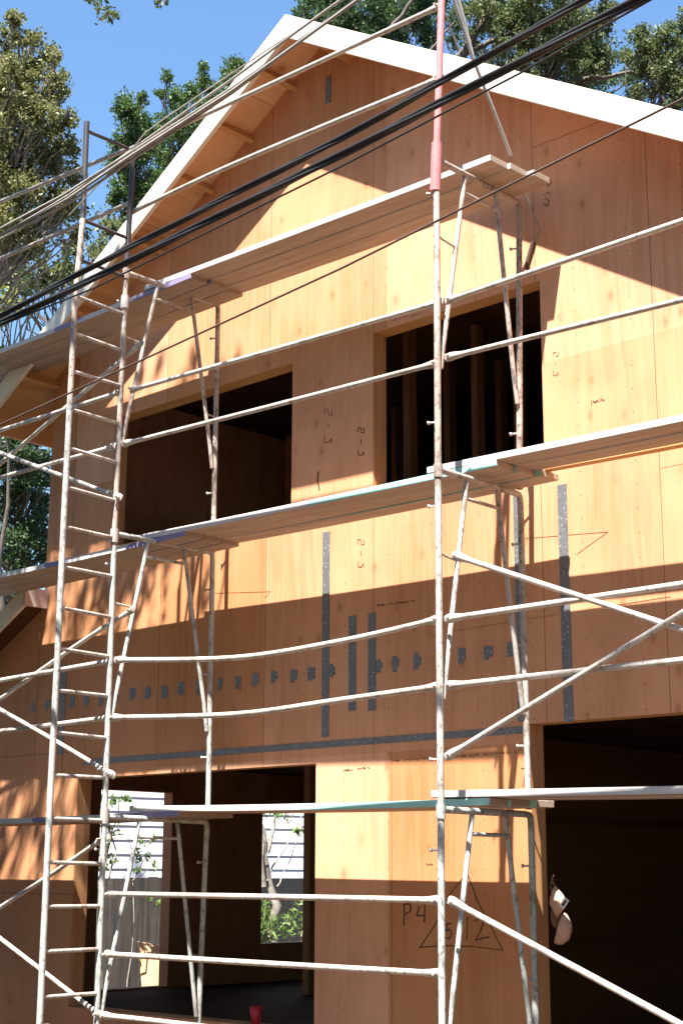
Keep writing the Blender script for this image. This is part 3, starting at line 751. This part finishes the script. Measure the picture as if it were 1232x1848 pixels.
# ================================================================== OVERHEAD CABLES
def cable(pts, strands, r, tw, mat, label, cat='cable', group=None, name='overhead_cable', spread=None):
    m = MB(); pts = [Vector(p) for p in pts]
    # resample
    out = []
    for a, b in zip(pts[:-1], pts[1:]):
        n = max(2, int((b-a).length/0.12))
        out += [a + (b-a)*(i/n) for i in range(n)]
    out.append(pts[-1])
    for s in range(strands):
        path = []
        for i, p in enumerate(out):
            a = tw*i + 2*math.pi*s/strands
            rad = (spread if spread is not None else r*1.02) if strands > 1 else 0
            path.append(p + Vector((0, math.cos(a)*rad, math.sin(a)*rad)))
        m.tube(path, r, 7, cap=False)
    return tag(m.build(name, mat), label, cat, group)
def sagged(p, q, over0, over1, sag=0.0, n=14):
    d = q-p; a = p - d*over0; b = q + d*over1; out = []
    for i in range(n+1):
        f = i/n; v = a + (b-a)*f
        v.z += -sag*4*f*(1-f) + sag*4*0.25*0
        out.append(v)
    return out
YC = -1.6
def cpath(px, over=6.0):
    P_ = [onY(x, y, YC) for x, y in px]
    a = P_[0] + (P_[0]-P_[1]).normalized()*over; b = P_[-1] + (P_[-1]-P_[-2]).normalized()*over*0.5
    return [a] + P_ + [b]
GC = 'overhead cables crossing in front of the house'
cable(cpath([(0,571),(150,490),(616,250),(1056,0)]), 3, 0.0098, 0.35, M['cable'], 'upper thick black twisted cable running in front of the gable', group=GC)
cable(cpath([(0,584),(165,505),(616,279),(1150,0)]), 3, 0.0115, 0.3, M['cable'], 'lower and thickest black twisted cable running in front of the gable', group=GC)
cable(cpath([(0,588),(170,520),(616,300),(936,133),(1190,-10)]), 1, 0.0055, 0, M['cable'], 'thin black wire close beneath the thick black cables', group=GC)
cable(cpath([(0,767),(245,655),(616,484),(1232,178)]), 1, 0.0058, 0, M['cable_brown'], 'single thin brown wire slanting below the top deck', group=GC)
cable(cpath([(0,419),(120,352),(235,274),(420,150),(628,0)]), 2, 0.0075, 0.12, M['cable_grey'], 'upper slack pair of pale grey service wires at the roof peak', group=GC, spread=0.022)
cable(cpath([(0,428),(125,362),(240,283),(420,165),(640,2)]), 2, 0.009, 0.1, M['cable_grey'], 'lower pale grey service cable at the roof peak', group=GC, spread=0.012)
cable(cpath([(160,352),(245,262),(262,240),(300,212),(440,118),(618,0)],0.2), 1, 0.004, 0, M['cable_grey'], 'thin looping grey wire above the pale service cables', group=GC)

# ================================================================== SMALL THINGS
# red cup on the sill
cc = onY(462, 1832, YW+0.10); zc = 0.60
cup = empty('plastic_cup', (cc.x, YW+0.10, zc), 'red plastic party cup standing on the wooden sill of the lower window opening', 'cup')
m = MB(); m.lathe([(0.0,0.0),(0.030,0.0),(0.031,0.004),(0.036,0.045),(0.037,0.048),(0.045,0.112),(0.043,0.112),(0.034,0.048),(0.028,0.006),(0,0.006)], (cc.x,YW+0.10,zc)); m.build('cup_body', M['red_cup'], cup)
m = MB(); m.lathe([(0.0452,0.110),(0.0485,0.112),(0.0485,0.117),(0.0452,0.118),(0.0430,0.115)], (cc.x,YW+0.10,zc)); m.build('cup_rim', M['red_cup'], cup)
# tool pouch hanging by the garage jamb
tp = empty('tool_pouch', (3.0, 1.05, 1.24), 'tan leather tool pouch with white label hanging at the garage jamb', 'tool pouch')
def petal(outline, y, bulge, thick, name, mat, parent, lean=0.0):
    # a closed leather shape filled from its outline, belly outwards
    cx = sum(p[0] for p in outline)/len(outline); cz = sum(p[1] for p in outline)/len(outline)
    n = len(outline); K = 6; m = MB(); vs = []; fs = []
    for side in (0, 1):
        b = len(vs)
        for k in range(K):
            f = k/(K)
            for (x, z) in outline:
                xx = cx + (x-cx)*(1-f); zz = cz + (z-cz)*(1-f)
                dy = -bulge*math.sqrt(max(0, 1-(1-f)**2)) if side == 0 else -bulge*math.sqrt(max(0, 1-(1-f)**2))*0.6
                vs.append((xx, y + dy + (thick if side else 0) + lean*(zz-cz), zz))
        vs.append((cx, y - bulge*(1 if side == 0 else 0.6) + (thick if side else 0), cz)); c = len(vs)-1
        for k in range(K-1):
            for i in range(n):
                a = b+k*n+i; d = b+k*n+(i+1)%n
                fs.append((a,d,d+n,a+n) if side == 0 else (d,a,a+n,d+n))
        for i in range(n):
            a = b+(K-1)*n+i; d = b+(K-1)*n+(i+1)%n
            fs.append((a,d,c) if side == 0 else (d,a,c))
    o2 = K*n+1
    for i in range(n): fs.append((i, i+o2, (i+1)%n+o2, (i+1)%n))
    m.add(vs, fs, True); return m.build(name, mat, parent)
def po(pts, Y=1.02): return [(onY(x,y,Y).x, onY(x,y,Y).z) for x, y in pts]
petal(po([(1000,1598),(993,1618),(992,1633),(1000,1646),(1005,1657),(1014,1642),(1022,1627),(1014,1614),(1004,1602)]), 1.02, 0.035, 0.01, 'pouch_flap', M['leather'], tp)
petal(po([(1016,1647),(1009,1665),(1008,1680),(1002,1696),(1000,1704),(1010,1705),(1022,1696),(1027,1680),(1027,1668)]), 1.03, 0.05, 0.02, 'pouch_pocket', M['leather'], tp)
petal(po([(1002,1648),(994,1668),(992,1690),(1002,1706),(1014,1692),(1012,1668),(1010,1652)]), 1.08, 0.03, 0.02, 'pouch_body', M['leather_dark'], tp)
petal(po([(987,1634),(985,1655),(988,1672),(996,1678),(1003,1655),(996,1640)]), 1.07, 0.03, 0.02, 'pouch_pocket', M['leather_dark'], tp)
m = MB(); m.tube([onY(997,1582,1.06), onY(996,1590,1.05), onY(1003,1602,1.03)], 0.008, 8); m.tube([onY(996,1584,1.06), onY(993,1600,1.05), onY(996,1612,1.04)], 0.006, 8); m.build('hanging_strap', M['leather_dark'], tp)
a, b, c, d = [onY(x,y,0.965) for x, y in ((1018,1619),(1026,1625),(1016,1641),(1009,1634))]
m = MB(); m.hexa([a,b,c,d], [v + Vector((0,0.004,0)) for v in (a,b,c,d)]); lb = m.build('label_tag', M['white_tag'], tp)
a, b, c, d = [onY(x,y,0.962) for x, y in ((1019,1624),(1022,1626),(1015,1636),(1012,1633))]
m = MB(); m.hexa([a,b,c,d], [v + Vector((0,0.003,0)) for v in (a,b,c,d)]); m.build('label_print', M['mark'], lb)
nl = MB(); nl.tube([onY(998,1581,1.085), onY(998,1580,1.03)], 0.005, 8); nl.build('hook_nail', M['steel'], tp)

# ================================================================== NEIGHBOUR, FENCE, OFFCUT SHEET
nb = empty('neighbor_house', (-10.5, 9, 0), 'white clapboard neighbour house seen through the lower openings', 'house')
NX = -8.6
m = MB(); z = 0.3; lap = 0.20
while z < 4.6:
    m.add([(NX,-0.5,z),(NX,22,z),(NX-0.014,22,z+lap),(NX-0.014,-0.5,z+lap),(NX-0.014,-0.5,z),(NX-0.014,22,z)],
          [(0,1,2,3),(4,5,1,0)])
    z += lap
NA = R(14)
def turn(mb):
    c, s_ = math.cos(NA), math.sin(NA)
    mb.v = [(NX + (x-NX)*c + (y-9)*s_, 9 - (x-NX)*s_ + (y-9)*c, z) for x, y, z in mb.v]; return mb
turn(m).build('siding', M['siding'], nb)
m = MB(); m.box((-14,-0.5,0.0),(NX-0.02,22,4.6)); turn(m).build('wall_body', M['siding'], nb)
m = MB(); m.hexa([(-14.4,-1,4.6),(-8.55,-1,4.6),(-8.55,22.5,4.6),(-14.4,22.5,4.6)], [(-11.4,-1,5.6),(-11.1,-1,5.6),(-11.1,22.5,5.6),(-11.4,22.5,5.6)]); turn(m).build('roof', M['roofing'], nb)
fence = empty('board_fence', (-6.0, 6, 0), 'weathered grey board fence outside the lower left opening', 'fence')
m = MB(); y = 1.5
while y < 7.0:
    w = 0.14; h = 1.585 + random.uniform(-0.012,0.012)
    m.box((-6.0+random.uniform(-.006,.006), y, 0.02), (-5.98, y+w, h)); y += w+0.006
m.build('fence_boards', M['fence'], fence)
m = MB(); m.box((-6.05,1.5,0.4),(-6.008,7.0,0.49)); m.box((-6.05,1.5,1.3),(-6.008,7.0,1.39)); m.build('fence_rail', M['fence'], fence)
dfence = empty('dark_fence', (-7.6, 10, 0), 'dark low fence under the white siding behind the shrubs', 'fence')
m = MB(); y = 7.2
while y < 12:
    m.box((-7.62,y,0.02),(-7.6,y+0.14,1.575)); y += 0.146
m.build('fence_boards', plain('dark_fence_wood',(0.03,0.03,0.032),0.8), dfence)
a, b, c, d = onX(250,1699,-5.55), onX(298,1708,-5.55), onX(298,1784,-5.75), onX(258,1789,-5.75)
m = MB(); q = [onX(250,1699,-5.7), onX(298,1708,-5.7), onX(298,1784,-5.5), onX(258,1789,-5.5)]
m.hexa(q, [v + Vector((-0.012,0,0.004)) for v in q])
off = m.build('plywood_offcut', plywood('offcut_ply', (0.72,0.46,0.24),(0.60,0.34,0.15), axes='YZ', seed=31, nails=False), None)
tag(off, 'small bare plywood offcut leaning against the grey board fence', 'plywood sheet')

# ================================================================== TREES AND PLANTS
def leaves_mesh(name, centers, sizes, mat, parent, ratio=0.55, up=0.0, fold=True, droop=None):
    n = len(centers); C = np.asarray(centers, float); S = np.asarray(sizes, float)[:,None]
    d = rng.normal(size=(n,3)); 
    if droop is not None: d = d*0.55 + np.asarray(droop)[None,:]
    d /= np.linalg.norm(d, axis=1)[:,None]
    nn = rng.normal(size=(n,3)); nn[:,2] += up; nn -= (nn*d).sum(1)[:,None]*d; nn /= np.linalg.norm(nn, axis=1)[:,None]
    w = np.cross(nn, d)
    tip = C + d*S*0.5; base = C - d*S*0.5
    l = C + w*S*ratio*0.5 + nn*S*0.08; r = C - w*S*ratio*0.5 + nn*S*0.08
    V = np.stack([base, r, tip, l], 1).reshape(-1,3)
    me = bpy.data.meshes.new(name)
    me.vertices.add(4*n); me.vertices.foreach_set('co', V.astype(np.float32).ravel())
    me.loops.add(4*n); me.loops.foreach_set('vertex_index', np.arange(4*n, dtype=np.int32))
    me.polygons.add(n); me.polygons.foreach_set('loop_start', np.arange(0,4*n,4, dtype=np.int32))
    me.polygons.foreach_set('loop_total', np.full(n,4,dtype=np.int32))
    me.update(calc_edges=True); me.materials.append(mat)
    o = bpy.data.objects.new(name, me); COL.objects.link(o); put_under(o, parent); return o

def clump_leaves(clumps, leaf, cover, sub=0.35, flat=1.0):
    # clumps: (center, radius); leaves gather in twiglets inside each clump, leaving gaps
    Cs, Ss = [], []
    for c, r in clumps:
        c = np.array(c)
        nt = max(4, int(14*(1/sub*0.35)**2))
        for _ in range(nt):
            u = rng.normal(size=3); u /= np.linalg.norm(u)
            tc_ = c + u*r*rng.uniform(0.25,1.0)*np.array([1,1,flat])
            rr = r*sub*rng.uniform(0.6,1.3)
            n = int(cover*6*(rr/leaf)**2*rng.uniform(0.5,1.4))+2
            p = tc_ + rng.normal(size=(n,3))*rr*0.5
            Cs.append(p); Ss.append(leaf*rng.uniform(0.6,1.35,size=n))
    return np.concatenate(Cs), np.concatenate(Ss)

def limb(m, a, b, r0, r1, wob=0.12, n=5):
    a, b = Vector(a), Vector(b); L = (b-a).length; pts = []; rs = []
    for i in range(n+1):
        f = i/n; v = a + (b-a)*f
        if 0 < i < n: v += Vector((random.uniform(-1,1), random.uniform(-1,1), random.uniform(-0.6,1)))*L*wob*0.5
        pts.append(v); rs.append(r0 + (r1-r0)*f)
    m.tube(pts, rs, 8); return pts

def tree(name, base, clumps, leaf, cover, lmat, bmat, label, group=None, trunk_r=0.22, sub=0.35, fork=0.45, flat=1.0, up=0.4, extra=None, cat='tree', every=1, loose=(), topf=0.75):
    root = empty(name, base, label, cat, group)
    m = MB(); zc = [c[0][2] for c in clumps]; ctr = Vector(np.mean([np.array(c[0]) for c in clumps], 0))
    top = Vector((ctr.x, ctr.y, max(zc)))
    fk = Vector(base) + (ctr-Vector(base))*fork
    pts = limb(m, base, fk, trunk_r, trunk_r*0.72, 0.05)
    mid = fk + (top-fk)*0.5
    top = fk + (top-fk)*topf
    limb(m, fk, top, trunk_r*0.6, 0.012, 0.06)
    for i, (c, r) in enumerate(clumps):
        if i % every: continue
        c = Vector(c); f = min(0.9, max(0.0, (c.z-fk.z)/(top.z-fk.z+1e-6)-0.15))
        s = fk + (top-fk)*f
        limb(m, s, c, max(0.012, trunk_r*0.16*(1-f*0.6)), 0.007, 0.14)
        for _ in range(3):
            u = Vector(rng.normal(size=3)).normalized()*r*0.9
            limb(m, c, c+u, 0.006, 0.003, 0.1, 3)
    if extra: extra(m)
    m.build('trunk', bmat, root)
    C_, S_ = clump_leaves(list(clumps), leaf, cover, sub, flat)
    if loose:
        C2, S2 = clump_leaves(list(loose), 0.036, 1.1, 0.45, flat); C_ = np.concatenate([C_, C2]); S_ = np.concatenate([S_, S2])
    leaves_mesh('crown', C_, S_, lmat, root, up=up)
    return root
def px_clumps(lst, depth, dj=0.6, fill=1, jit=0.5):
    out = []
    for x, y, r in lst:
        for k in range(fill):
            xx = x + (random.uniform(-jit,jit)*r if k else 0); yy = y + (random.uniform(-jit,jit)*r if k else 0)
            d = depth + random.uniform(-dj,dj)
            out.append((tuple(at(xx, yy, d)), (r if not k else r*0.7)/F_PX*d))
    return out
# oak at the left edge
oak = px_clumps([(20,70,28),(60,75,22),(75,110,36),(100,100,16),(25,130,45),(105,160,30),(60,180,48),(10,210,50),(110,215,32),(65,250,52),(120,265,24),
                 (20,290,50),(90,300,38),(130,315,26),(55,340,46),(5,360,45),(110,355,30),(30,30,20),(-30,150,50),(-30,260,50),(-40,340,50),(15,405,36),(55,400,34),(95,395,26),(130,380,24),(25,450,32),(65,440,24),(145,420,20),(-20,420,45)], 18.5, 0.9, 4)
tree('oak_tree', tuple(at(-260,1500,18.5).xy)+(0,), oak, 0.048, 2.6, M['leaf_oak'], M['bark_pale'], 'olive leaved oak rising beside the left end of the house', trunk_r=0.2, sub=0.36)
ivy = px_clumps([(115,420,40),(60,450,34),(20,480,30),(90,390,30),(150,380,20)], 19.5, 0.6, 1)
def bare(m):
    for i in range(26):
        a = at(random.uniform(-10,40), random.uniform(430,500), 18.2); b = at(random.uniform(60,135), random.uniform(375,470), 18.4)
        limb(m, a, b, 0.012, 0.003, 0.14, 6)
tree('twiggy_tree', tuple(at(-200,1500,19.5).xy)+(0,), ivy, 0.06, 0.8, M['leaf_oak'], M['bark_pale'], 'half bare pale twiggy tree low behind the ladder top', trunk_r=0.12, extra=bare)
# cypress group behind the roof on the left
tree('cypress_tree', tuple(at(250,1500,27).xy)+(0,), px_clumps([(225,195,28),(245,225,34),(220,255,26),(262,250,30),(210,290,26),(250,290,34),(235,330,30),(262,345,34),(215,350,26),(240,385,34),(255,180,14)], 27, 0.8, 4),
     0.056, 2.6, M['leaf_con'], M['bark'], 'dark green bushy cypress between the ladder and the gable', sub=0.36, group='trees behind the roof')
tree('cypress_tree', tuple(at(330,1500,30).xy)+(0,), px_clumps([(300,140,16),(292,170,14),(315,180,26),(345,170,22),(370,150,22),(366,120,12),(330,215,36),(372,200,34),(300,235,30),(350,255,36),(300,280,34),(390,180,26),(330,310,36),(290,330,34),(280,390,36),(320,370,30)], 30, 0.8, 4),
     0.06, 2.6, M['leaf_con'], M['bark'], 'lighter green cypress with upright tips beside the left roof slope', sub=0.34, group='trees behind the roof')
tree('cypress_tree', tuple(at(425,1500,33).xy)+(0,), px_clumps([(425,118,20),(410,135,18),(440,130,16),(420,160,24),(400,190,26),(440,170,24)], 33, 0.6, 4),
     0.06, 2.6, M['leaf_con'], M['bark'], 'small cypress tip just left of the roof peak', sub=0.36, group='trees behind the roof')
tree('bushy_tree', tuple(at(170,1500,24).xy)+(0,), px_clumps([(205,415,34),(180,455,36),(120,490,36),(150,510,34),(90,510,30),(15,500,30),(45,515,26),(75,475,24),(-10,490,36),(215,450,26),(60,500,30),(130,450,26)], 24, 0.7, 3),
     0.08, 1.7, M['leaf_mix'], M['bark'], 'green bushy tree low behind the top of the ladder')
tree('yellow_bush', tuple(at(10,1500,21).xy)+(0,), px_clumps([(8,540,22),(28,550,16),(5,575,20),(22,530,12),(-20,550,25),(10,640,22)], 21, 0.4, 2), 0.07, 2.2, M['leaf_yel'], M['bark'], 'yellow green tree at the left edge below the black cables', trunk_r=0.08)
# dark trees left of the house
tree('dark_tree', tuple(at(10,1560,23).xy)+(0,), px_clumps([(15,690,28),(60,715,32),(25,740,34),(70,770,30),(30,790,36),(10,840,32),(60,835,30),(35,880,30),(70,905,26),(15,925,30),(50,960,34),(75,990,26),(15,990,34),(-30,850,50),(-30,950,50),(20,1060,30),(50,1030,30),(-10,1100,35),(30,660,24),(80,745,22),(45,770,30),(75,830,26),(15,800,30),(50,860,30),(80,870,22),(20,890,28),(70,940,26),(30,965,28),(82,965,20)], 23, 0.9, 4),
     0.056, 2.6, M['leaf_dark'], M['bark'], 'dark shady tree seen past the left wall corner', sub=0.36)
# big trees behind the roof on the right
def branches(m):
    for a, b, r0, r1 in [((800,140),(845,85),0.10,0.09),((845,85),(905,-20),0.09,0.06),((845,92),(940,55),0.06,0.03),((830,100),(800,20),0.03,0.015),((870,125),(970,95),0.035,0.02),((1050,145),(1150,130),0.05,0.03),((700,60),(760,-20),0.05,0.03),((930,20),(1000,-40),0.04,0.02),((760,110),(820,40),0.03,0.015)]:
        limb(m, at(*a,27.5), at(*b,27.5), r0, r1, 0.06)
tree('tall_cypress', tuple(at(660,1500,29).xy)+(0,), px_clumps([(545,18,18),(570,5,26),(590,35,28),(560,42,16),(620,5,34),(640,40,36),(680,15,36),(690,55,36),(720,80,30),(650,70,30),(735,30,34),(770,70,28),(760,110,26),(770,10,30),(790,130,18),(620,60,30),(600,-30,40),(680,-40,50),(750,-40,40)], 29, 0.8, 4),
     0.06, 2.6, M['leaf_dark'], M['bark'], 'dark leaved tree just right of the roof peak', sub=0.36, group='trees behind the roof')
tree('broadleaf_tree', tuple(at(930,1500,27.5).xy)+(0,), px_clumps([(870,10,28),(905,30,34),(945,15,40),(985,40,40),(940,60,34),(990,85,38),(1030,20,40),(1040,70,38),(1075,45,34),(1085,95,34),(1045,110,34),(1000,130,32),(935,110,26),(960,145,26),(905,85,20),(1100,20,24),(1085,130,24),(830,20,18),(850,60,14),(1050,150,22),(900,-40,40),(980,-40,40),(1070,-40,40),(820,170,20),(880,150,16)], 27.5, 0.9, 4),
     0.056, 2.6, M['leaf_mix'], M['bark'], 'sunlit broadleaf tree with forked limbs behind the right roof slope', extra=branches, sub=0.36, group='trees behind the roof')
tree('broadleaf_tree', tuple(at(1190,1500,26).xy)+(0,), px_clumps([(1150,60,24),(1175,90,30),(1210,70,30),(1230,100,30),(1200,125,30),(1160,125,26),(1225,150,28),(1185,160,24),(1150,165,14),(1215,180,20),(1240,40,26),(1260,90,40),(1260,150,40),(1130,100,18)], 26, 0.7, 4),
     0.056, 2.6, M['leaf_mix'], M['bark'], 'broadleaf tree at the right edge behind the roof end', sub=0.36, group='trees behind the roof')
bk = []
for _ in range(70):
    x = random.uniform(540,1120); yr = 30 + (x-520)*0.245; bk.append((x, random.uniform(yr-130, yr+10), random.uniform(18,34)))
for _ in range(22):
    x = random.uniform(1120,1250); yr = 30 + (x-520)*0.245; bk.append((x, random.uniform(70, yr+5), random.uniform(14,26)))
tree('evergreen_tree', tuple(at(820,1500,33).xy)+(0,), px_clumps(bk, 33, 1.0, 2), 0.065, 1.9, M['leaf_dark'], M['bark'], 'dark evergreen mass filling the gaps behind the right roof slope', sub=0.36, group='trees behind the roof', every=5)
# street tree: its crown hangs over the left part of the scaffold, above the picture
cl = []
for _ in range(220):
    t = random.uniform(2.2, 3.4); wx = random.uniform(-4.2, -0.28); wz_ = random.uniform(0.4, 4.4)
    p = Vector((wx, YW, wz_)) + Vector((0.40,-1.0,2.10))*t
    cl.append((tuple(p), random.uniform(0.07,0.16)))
for n_, xr, zr, rr_ in ((130,(-4.4,-1.4),(4.4,7.4),(0.14,0.28)), (34,(-1.35,-0.4),(4.15,4.95),(0.10,0.20)), (12,(-1.3,0.05),(5.0,5.9),(0.05,0.09))):
    for _ in range(n_):
        p = Vector((random.uniform(*xr), YW, random.uniform(*zr))) + Vector((0.40,-1.0,2.10))*random.uniform(2.6,3.9)
        cl.append((tuple(p), random.uniform(*rr_)))
from mathutils import Vector as _V
def visible_top(p):      # stays above the picture's upper edge
    q = CAM_ROT.transposed() @ (Vector(p) - CAM_LOC)
    return IH/2 - F_PX*q.y/(-q.z)
cl = [c for c in cl if visible_top(c[0]) + c[1]*1.6/12*F_PX < -40]
sprig = [(tuple(onY(x,y,-1.0)), 0.045) for x, y in ((168,2),(180,12),(196,20),(203,30),(192,34),(210,24),(280,0),(287,3),(160,-4))]
def twigs(m):
    limb(m, onY(150,-60,-1.0), onY(200,30,-1.0), 0.008, 0.003, 0.05); limb(m, onY(260,-60,-1.0), onY(286,4,-1.0), 0.006, 0.003, 0.05)
    limb(m, (0.9,-1.2,9.0), onY(150,-60,-1.0), 0.02, 0.008, 0.03); limb(m, onY(150,-60,-1.0), onY(260,-60,-1.0), 0.008, 0.006, 0.05)
tree('street_tree', (-3.6,-4.6,0), cl, 0.085, 0.95, M['leaf_mix'], M['bark'], 'overhanging tree with a leafy sprig dangling at the upper left', trunk_r=0.2, extra=twigs, sub=0.4, every=3, loose=sprig)
# plants outside, seen through the lower openings
def plant(name, pxs, X, leaf, cover, mat, label, stems, ratio=0.4, droop=None):
    cs = [(tuple(onX(x,y,X)), r/F_PX*abs((onX(x,y,X)-CAM_LOC).length)) for x, y, r in pxs]
    b = Vector(cs[-1][0]); root = empty(name, (b.x, b.y, 0), label, 'plant')
    m = MB()
    for (x0,y0),(x1,y1),r in stems: limb(m, onX(x0,y0,X), onX(x1,y1,X), r, r*0.5, 0.08)
    m.build('stem', M['bark_pale'], root)
    C_, S_ = clump_leaves(cs, leaf, cover, 0.4); leaves_mesh('foliage', C_, S_, mat, root, ratio=ratio, up=0.5, droop=droop)
plant('climbing_shrub', [(185,1440,16),(205,1445,16),(225,1440,14),(190,1480,15),(208,1500,14),(185,1530,15),(200,1550,12),(182,1570,12)], -5.4, 0.06, 1.5, M['leaf_bright'], 'leafy shrub hanging at the left side of the lower doorway', [((180,1900),(190,1440),0.03),((195,1600),(215,1440),0.012)])
plant('leafy_branch', [(245,1535,9),(258,1520,9),(275,1515,8),(250,1550,8),(268,1545,8),(280,1560,8),(245,1572,8),(270,1625,8),(285,1630,8)], -5.5, 0.055, 1.3, M['leaf_bright'], 'thin leafy branch in front of the white siding', [((240,1590),(275,1515),0.006),((238,1590),(280,1560),0.005),((238,1900),(240,1590),0.012)])
plant('oleander_bush', [(555,1640,18),(530,1650,22),(545,1680,22),(515,1680,18),(560,1605,12),(520,1660,16),(562,1670,18),(560,1540,9),(535,1500,7),(500,1470,8)], -6.6, 0.15, 1.6, M['leaf_bright'], 'narrow leaved bush below the white siding in the back opening', [((540,1760),(550,1640),0.02),((530,1760),(520,1650),0.02)], ratio=0.16)
plant('strappy_plant', [(478,1640,13),(488,1665,15),(472,1675,12),(482,1690,14)], -6.2, 0.24, 1.1, M['leaf_bright'], 'strappy light green plant at the foot of the pale trunk', [((478,1760),(480,1650),0.02)], ratio=0.13, droop=(0,0,0.8))
plant('bare_small_tree', [(520,1480,14),(545,1500,12),(480,1470,12)], -6.9, 0.07, 0.35, M['leaf_mix'], 'small pale trunked tree leaning in front of white siding', [((505,1760),(480,1560),0.09),((480,1560),(468,1460),0.05),((482,1540),(500,1465),0.035),((482,1590),(545,1470),0.015),((475,1600),(470,1480),0.05),((500,1600),(520,1560),0.012),((520,1560),(545,1490),0.008)])

# unseen hedge and trees, added to hold sky light off the front wall
hc = []
while len(hc) < 300:
    x, y, z = random.uniform(-6.5,1.2), random.uniform(-4.5,-1.0), random.uniform(0.3,5.2)
    if x > 8.58 - 1.4646*(y+6.67) - 1.5 or (x > -1.0 and z > -2.1*y - 0.5): continue
    hc.append(((x,y,z), random.uniform(0.35,0.55)))
tree('sky_block_hedge', (-3.2,-4.0,0), hc, 0.13, 1.0, M['leaf_dark'], M['bark'], 'unseen tall dark hedge added at the left to darken the wall', trunk_r=0.1, sub=0.45, cat='hedge', every=4)
for k, (x, y) in enumerate(((-24,-22),(-16,-21),(-8,-21),(0,-20),(8,-21),(16,-20),(24,-20),(33,-18),(21,-9),(22,1))):
    hgt = random.uniform(23,27)
    cs = []
    for _ in range(80):
        u = Vector(rng.normal(size=3)).normalized(); f = random.random()**0.4
        cs.append(((x+u.x*5.2*f, y+u.y*4.0*f, hgt*0.55+u.z*hgt*0.45*f), random.uniform(1.0,1.7)))
    tree('sky_block_tree', (x,y,0), cs, 0.42, 0.9, M['leaf_dark'], M['bark'], 'unseen tall leafy tree added to block sky light', group='unseen trees added to block sky light', trunk_r=0.35, sub=0.45, every=6)
